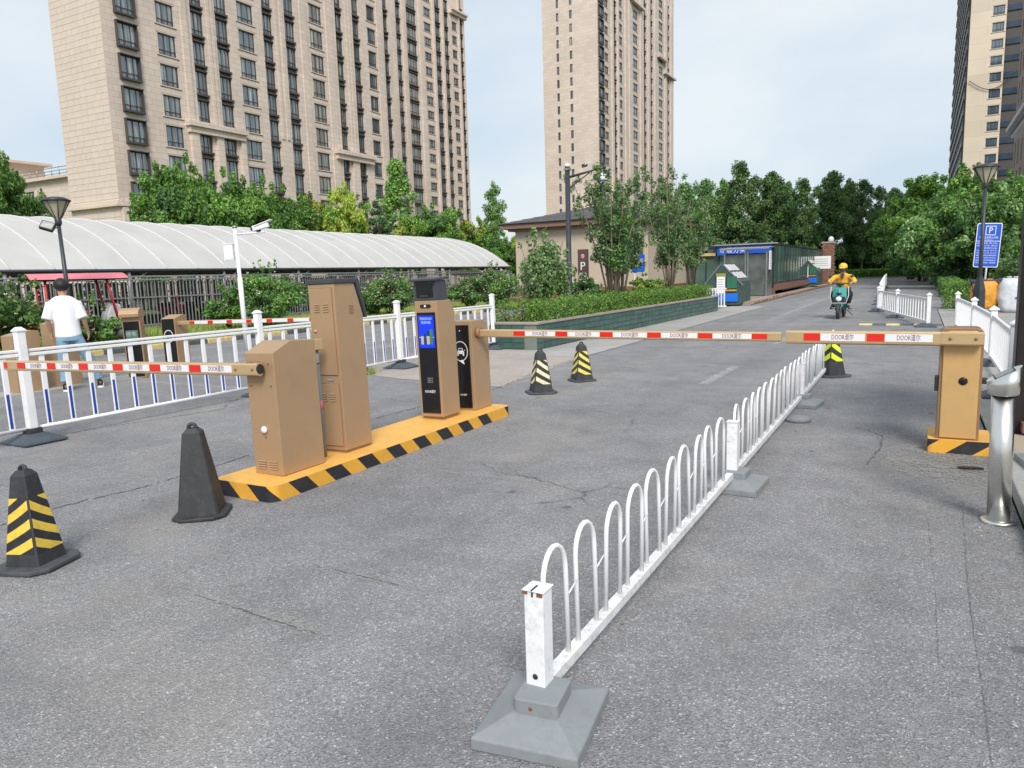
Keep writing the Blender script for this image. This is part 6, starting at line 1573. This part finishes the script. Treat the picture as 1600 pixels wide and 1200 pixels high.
# behind and beside the small house
for px, d, k, s, sz, lb in ((780, 66, 'young', 1.1, 1.32, 'slender tree with a pointed top left of the small house'), (812, 70, 'lime', 1.0, 1.4, 'yellow green tree above the left end of the small house roof'), (856, 66, 'lime', 1.15, 1.35, 'yellow green tree above the small house roof, beside the black camera pole'),
                          (752, 58, 'broad', .8, .75, 'dark bushy tree between the shed end and the small house'), (792, 64, 'broad', .75, .82, 'bushy tree against the left wall of the small house'),
                          (1040, 58, 'poplar', .55, .62, 'bushy tree behind the small house and the green glass shelter'), (1075, 62, 'poplar', .6, .66, 'leafy tree behind the left end of the green glass shelter')):
    x, y = spot(px, d); tree(k, lb, (x, y), s, sz)
# the row behind the far hedge
PR = [(1022, 118, .86), (1048, 112, .82), (1078, 104, .88), (1106, 98, .98), (1130, 104, 1.02), (1156, 95, 1.08), (1180, 101, 1.02), (1206, 97, 1.02), (1230, 104, .98), (1252, 97, .93), (1276, 103, .92), (1300, 98, 1.02), (1322, 103, .98), (1346, 99, .92), (1368, 103, .90), (1390, 100, .86), (1412, 104, .84), (1434, 100, .88), (1456, 104, .92)]
for i, (px, d, s) in enumerate(PR):
    x, y = spot(px, d); tree('poplar', 'tall dark green poplar, %s from the left in the row behind the far hedge' % ORD[i], (x, y), s*.93, s*1.02, 'poplars behind the far hedge')
# second, lower row that fills the gaps below the poplars
for i, (px, d, s) in enumerate(((1090, 84, .95), (1128, 82, 1.0), (1168, 86, 1.05), (1200, 84, .95), (1236, 86, 1.0), (1268, 84, .9), (1300, 104, 1.0), (1335, 106, .9), (1372, 108, .95), (1408, 104, .9))):
    x, y = spot(px, d); tree('bushy', 'dark bushy tree, %s from the left under the tall poplars' % ORD[i], (x, y), s*1.25, s*1.12, 'low trees under the poplars')
# the big bushy group on the right
RT = [(1420, 78, 'broad', 1.6, 1.55), (1446, 66, 'broad', 1.55, 1.62), (1470, 58, 'broad', 1.5, 1.62), (1505, 54, 'broad', 1.5, 1.5), (1545, 52, 'broad', 1.45, 1.40), (1585, 56, 'broad', 1.6, 1.45), (1622, 52, 'broad', 1.5, 1.35), (1480, 47, 'bushy', 1.2, 1.5), (1522, 45, 'bushy', 1.2, 1.45), (1566, 43, 'bushy', 1.25, 1.5), (1612, 41, 'bushy', 1.2, 1.4), (1456, 56, 'bushy', 1.25, 1.35), (1436, 68, 'bushy', 1.4, 1.3)]
for i, (px, d, k, s, sz) in enumerate(RT):
    x, y = spot(px, d); tree(k, 'broad green tree, %s of the dense group on the right below the cream tower' % ORD[i], (x, y), s, sz, 'trees on the right side of the road')

# hedges: a clipped mass of small leaves over a twiggy core
def hedge(label, pts, w, h, z, seed, m=('leaf_hedge', 'leaf_mid'), wt=(3, 2), size=.055, dens=420, loc=None):
    t = thing('hedge', label, 'hedge'); rg_ = random.Random(seed); cl = []
    for (x0, y0), (x1, y1) in zip(pts[:-1], pts[1:]):
        L_ = math.hypot(x1-x0, y1-y0); n = max(2, int(L_/.30)); nx, ny = -(y1-y0)/L_, (x1-x0)/L_
        for i in range(n+1):
            for j in range(max(2, int(w/.24))):
                for k in range(max(2, int(h/.24))):
                    q = i/n; o = (j+.5)/max(2, int(w/.24))*w-w/2; zz = z+(k+.5)/max(2, int(h/.24))*h
                    cl.append(((x0+(x1-x0)*q+nx*o+rg_.uniform(-.03, .03), y0+(y1-y0)*q+ny*o+rg_.uniform(-.03, .03), zz+rg_.uniform(-.03, .03)), (.19, .19, h/max(2, int(h/.24))*.66)))
    me = leaves_mesh('foliage', cl, dens/10, size, seed, list(m), up=.5, weights=list(wt), fill=.33); place('foliage', me, t)
    core = MB()
    for (x0, y0), (x1, y1) in zip(pts[:-1], pts[1:]):
        L_ = math.hypot(x1-x0, y1-y0)
        for i in range(int(L_/.35)):
            q = (i+.5)*.35/L_; bx, by = x0+(x1-x0)*q, y0+(y1-y0)*q
            for k in range(3): core.tube([(bx, by, z), (bx+rg_.uniform(-.2, .2), by+rg_.uniform(-.2, .2), z+h*.8)], [.012, .005], 5)
    core.build('stems', 'bark', t)['kind'] = 'stuff'; return t
hedge('clipped green hedge along the top of the green tiled planter', [(-8.3, 14.75), (-7.45, 14.75), (-7.22, 29.0)], .62, .52, .54, 61, dens=1150, size=.048)
hedge('low clipped hedge across the far end of the road below the poplars', [(-34, 101), (-18, 100), (-4, 100.5), (2, 100)], 1.6, 1.1, 0., 62, size=.16, dens=300)
hedge('square clipped hedge on the right beside the pavement, behind the white picket fence', [(.95, 30.4), (4.2, 30.8)], .9, 1.0, 0., 63, dens=800, size=.055)
hedge('low dark hedge on the right road edge under the trees, before the parked car', [(1.4, 40), (1.5, 56), (1.9, 70)], .9, .8, 0., 64, m=('leaf_dark', 'leaf_mid'), size=.09, dens=260)

def bush(name, label, loc, r, h, seed, m, wt, size, n=30, per=170, flowers=None, z0=.08, spikes=0):
    t = thing(name, label, 'bush', loc, 0); rg_ = random.Random(seed)
    cl = [((c[0], c[1], c[2]+h*.5), q) for c, q in crown_broad(seed, r, r, h*.5, n, .34)]
    for k in range(spikes): a = rg_.uniform(0, 6.28); d = r*rg_.uniform(.1, .6); cl.append(((d*math.cos(a), d*math.sin(a), h+rg_.uniform(.0, .25)), (.06, .06, .2)))
    place('foliage', leaves_mesh('foliage', cl, per, size, seed, m, up=.4, weights=wt), t)
    st = MB()
    for k in range(9): a = k*.7; st.tube([(0, 0, 0), (r*.35*math.cos(a), r*.35*math.sin(a), h*.4), (r*.7*math.cos(a), r*.7*math.sin(a), h*rg_.uniform(.65, .95))], [.02, .013, .005], 5)
    st.build('stems', 'bark', t)['kind'] = 'stuff'
    if flowers:
        fm = MB(); n = flowers[1]
        for k in range(n):
            u, v = rg_.uniform(-.5, 1), rg_.uniform(0, 6.28); q = math.sqrt(max(0, 1-u*u)); s = rg_.uniform(.03, .055)
            p = Vector((r*1.02*q*math.cos(v), r*1.02*q*math.sin(v), h*.5+h*.52*u))
            for e in range(5):
                a = e*1.257+rg_.random(); o = Vector((math.cos(a)*s*.5, math.sin(a)*s*.5, rg_.uniform(-.01, .02))); fm.poly([p, p+o+Vector((0, 0, s*.4)), p+o*1.5, p+o+Vector((.3*s, -.3*s, -s*.3))], rg_.choice([0, 0, 1]))
        fo = fm.build('blossoms', flowers[0], t); fo['kind'] = 'stuff'
    return t
RM, RW = ['leaf_rose', 'leaf_mid'], [3, 2]
bush('rose_bush', 'large dark rose bush with pink and white blooms at the far left, beside the trike', (-17.9, 8.7, .09), 1.35, 1.95, 71, RM, RW, .085, 44, 190, (['petal_pink', 'petal_white'], 130), spikes=5)
bush('rose_bush', 'low rose bush with pale blooms at the far left edge, behind the fence post', (-17.6, 6.4, .09), 1.2, 1.5, 72, RM, RW, .085, 36, 170, (['petal_pink', 'petal_white'], 90), spikes=3)
bush('rose_bush', 'rose bush under the trike roof beside the man in white', (-18.3, 11.3, .09), .75, 1.1, 73, RM, RW, .08, 26, 140, (['petal_pink', 'petal_white'], 40), spikes=2)
x, y = spot(425, 25.5); bush('rose_bush', 'big green rose bush behind the tallest cabinet and the slim white pole', (x, y, .09), 1.35, 1.95, 74, RM, RW, .085, 46, 190, (['petal_white', 'petal_pink'], 60), spikes=6)
x, y = spot(362, 25); bush('rose_bush', 'smaller rose bush at the foot of the slim white camera pole', (x, y, .09), .7, 1.3, 75, RM, RW, .085, 26, 150, None, spikes=2)
x, y = spot(612, 31.5); bush('rose_bush', 'rose bush with pale blooms just left of the lit kiosk', (x, y, .09), 1.15, 1.7, 76, RM, RW, .085, 40, 170, (['petal_white', 'petal_pink'], 120), spikes=5)
x, y = spot(585, 32.5); bush('rose_bush', 'low rose bush left of the pale blooming one near the kiosk', (x, y, .09), .9, 1.2, 77, RM, RW, .085, 30, 150, (['petal_white', 'petal_pink'], 40), spikes=2)
x, y = spot(775, 35); bush('rose_bush', 'rose bush with many pale blooms right of the kiosk, at the shed end', (x, y, .09), 1.25, 1.85, 78, RM, RW, .085, 42, 170, (['petal_white', 'petal_pink'], 130), spikes=4)
x, y = spot(735, 36); bush('rose_bush', 'rose bush directly right of the kiosk hood', (x, y, .09), .95, 1.5, 79, RM, RW, .085, 32, 150, (['petal_white', 'petal_pink'], 70), spikes=2)
# planter shrubs
bush('shrub', 'tall grey green shrub in the planter left of the black camera pole', (-9.0, 18.4, .56), .85, 2.05, 81, ['leaf_myrtle', 'leaf_mid'], [3, 1], .075, 42, 150, None, spikes=6)
bush('shrub', 'dark shrub in the planter at the foot of the black camera pole', (-8.85, 20.6, .56), .6, 1.0, 82, ['leaf_dark', 'leaf_mid'], [3, 1], .07, 28, 140, (['petal_white', 'petal_pink'], 30))
bush('shrub', 'yellow green shrub between the stems right of the brown parking sign', (-8.7, 23.2, .56), .5, .62, 83, ['leaf_lime', 'leaf_hedge'], [2, 2], .07, 22, 130)
bush('shrub', 'lime green shrub below the small blue sign', (-8.6, 26.2, .56), .65, .95, 84, ['leaf_lime', 'leaf_hedge'], [2, 3], .075, 26, 140)
bush('shrub', 'small yellow flowering shrub behind the hedge near the brown parking sign', (-9.6, 22.6, .56), .4, .5, 85, ['leaf_lime', 'leaf_hedge'], [3, 1], .06, 16, 110)
bush('shrub', 'white flecked bush among the trees at the right, below the street lamp glass', (4.6, 40, 0), 1.6, 3.0, 86, ['leaf_myrtle', 'leaf_mid', 'leaf_dark'], [3, 2, 2], .12, 40, 150)

def myrtle(label, loc, stems, h, spread, seed, dens=1.):
    t = thing('crape_myrtle', label, 'tree', loc); rg_ = random.Random(seed); cl = []
    for k in range(stems):
        a = k*2*math.pi/stems+rg_.uniform(-.3, .3); e = spread*rg_.uniform(.45, 1.); hh = h*rg_.uniform(.78, 1.0)
        pts = [(.05*math.cos(a), .05*math.sin(a), 0), (e*.3*math.cos(a), e*.3*math.sin(a), hh*.35), (e*.65*math.cos(a), e*.65*math.sin(a), hh*.68), (e*math.cos(a), e*math.sin(a), hh)]
        MB().tube(pts, [.034, .028, .017, .006], 7).build('stem', 'bark_pale', t)
        for q in range(13):
            f = .36+.64*q/12; i = min(2, int(f*3)); p = lerp3(pts[i], pts[i+1], f*3-i); s = .20*(1.15-.5*f)*rg_.uniform(.7, 1.3)
            cl.append(((p[0]+rg_.uniform(-.2, .2), p[1]+rg_.uniform(-.2, .2), p[2]+rg_.uniform(-.06, .1)), (s, s, s*1.25)))
    place('crown', leaves_mesh('crown', cl, int(64*dens), .075, seed, ['leaf_myrtle', 'leaf_dark', 'leaf_mid'], up=.3, weights=[4, 2, 1], fill=.5), t); return t
myrtle('tall airy multi stemmed crape myrtle right of the black camera pole', (-7.95, 20.9, .56), 11, 4.0, 1.3, 91, 1.15)
myrtle('airy crape myrtle in the middle of the planter, behind the tallest one', (-8.3, 22.6, .56), 8, 3.5, 1.0, 92, 1.1)
myrtle('slim crape myrtle near the far end of the planter', (-7.9, 26.6, .56), 9, 4.4, 1.15, 93, 1.1)
myrtle('crape myrtle at the far end of the planter by the green glass', (-7.6, 28.6, .56), 7, 4.0, 1.0, 94, 1.)

# grass on the verge
def grass_patch(name, x0, x1, y0, y1, n, seed, z=.09, h=.11):
    rg_ = np.random.default_rng(seed); P = np.stack([rg_.uniform(x0, x1, n), rg_.uniform(y0, y1, n), np.full(n, z)], 1); a = rg_.uniform(0, 6.28, n); hh = h*rg_.uniform(.5, 1.4, n); w = .009+rg_.random(n)*.008
    dx = np.stack([np.cos(a)*w, np.sin(a)*w, np.zeros(n)], 1); tip = P+np.stack([rg_.normal(0, .04, n), rg_.normal(0, .04, n), hh], 1)
    V = np.stack([P-dx, P+dx, tip], 1).reshape(-1, 3); me = bpy.data.meshes.new(name); me.from_pydata(V.tolist(), [], [(3*i, 3*i+1, 3*i+2) for i in range(n)]); me.materials.append(M['grass'])
    o = place(name, me); o['kind'] = 'stuff'; return o
grass_patch('grass', -24.6, -17.4, 3, 38, 42000, 5)
grass_patch('weeds', -8.32, -8.1, 9.8, 10.0, 60, 6, .0, .16); grass_patch('weeds', -8.2, -7.9, 8.6, 8.8, 60, 7, .0, .12)
# small things lying on the road
for k, (x, y, a, ln, wh) in enumerate(((.36, 2.9, -.6, .022, 'closest to the camera'), (.30, 3.6, .2, .02, 'closer to the steel post'))):
    t = tag(MB().tube([(-ln/2, 0, .004), (ln/2, 0, .004)], .0035, 6).build('cigarette_butt', 'print_grey', None, 0, (x, y, .001), a), 'pale cigarette butt near the right kerb, '+wh, 'litter', 'litter near the right kerb')
tag(MB().prism([(-.09, -.02), (.0, -.03), (.09, -.005), (.06, .02), (-.02, .03), (-.08, .01)], 0, .012, 0, 'xyz').build('rag', 'gate_dark', None, 0, (.42, 6.62, .0105), .1), 'dark rag lying on the pale concrete in front of the ochre barrier cabinet', 'rag')
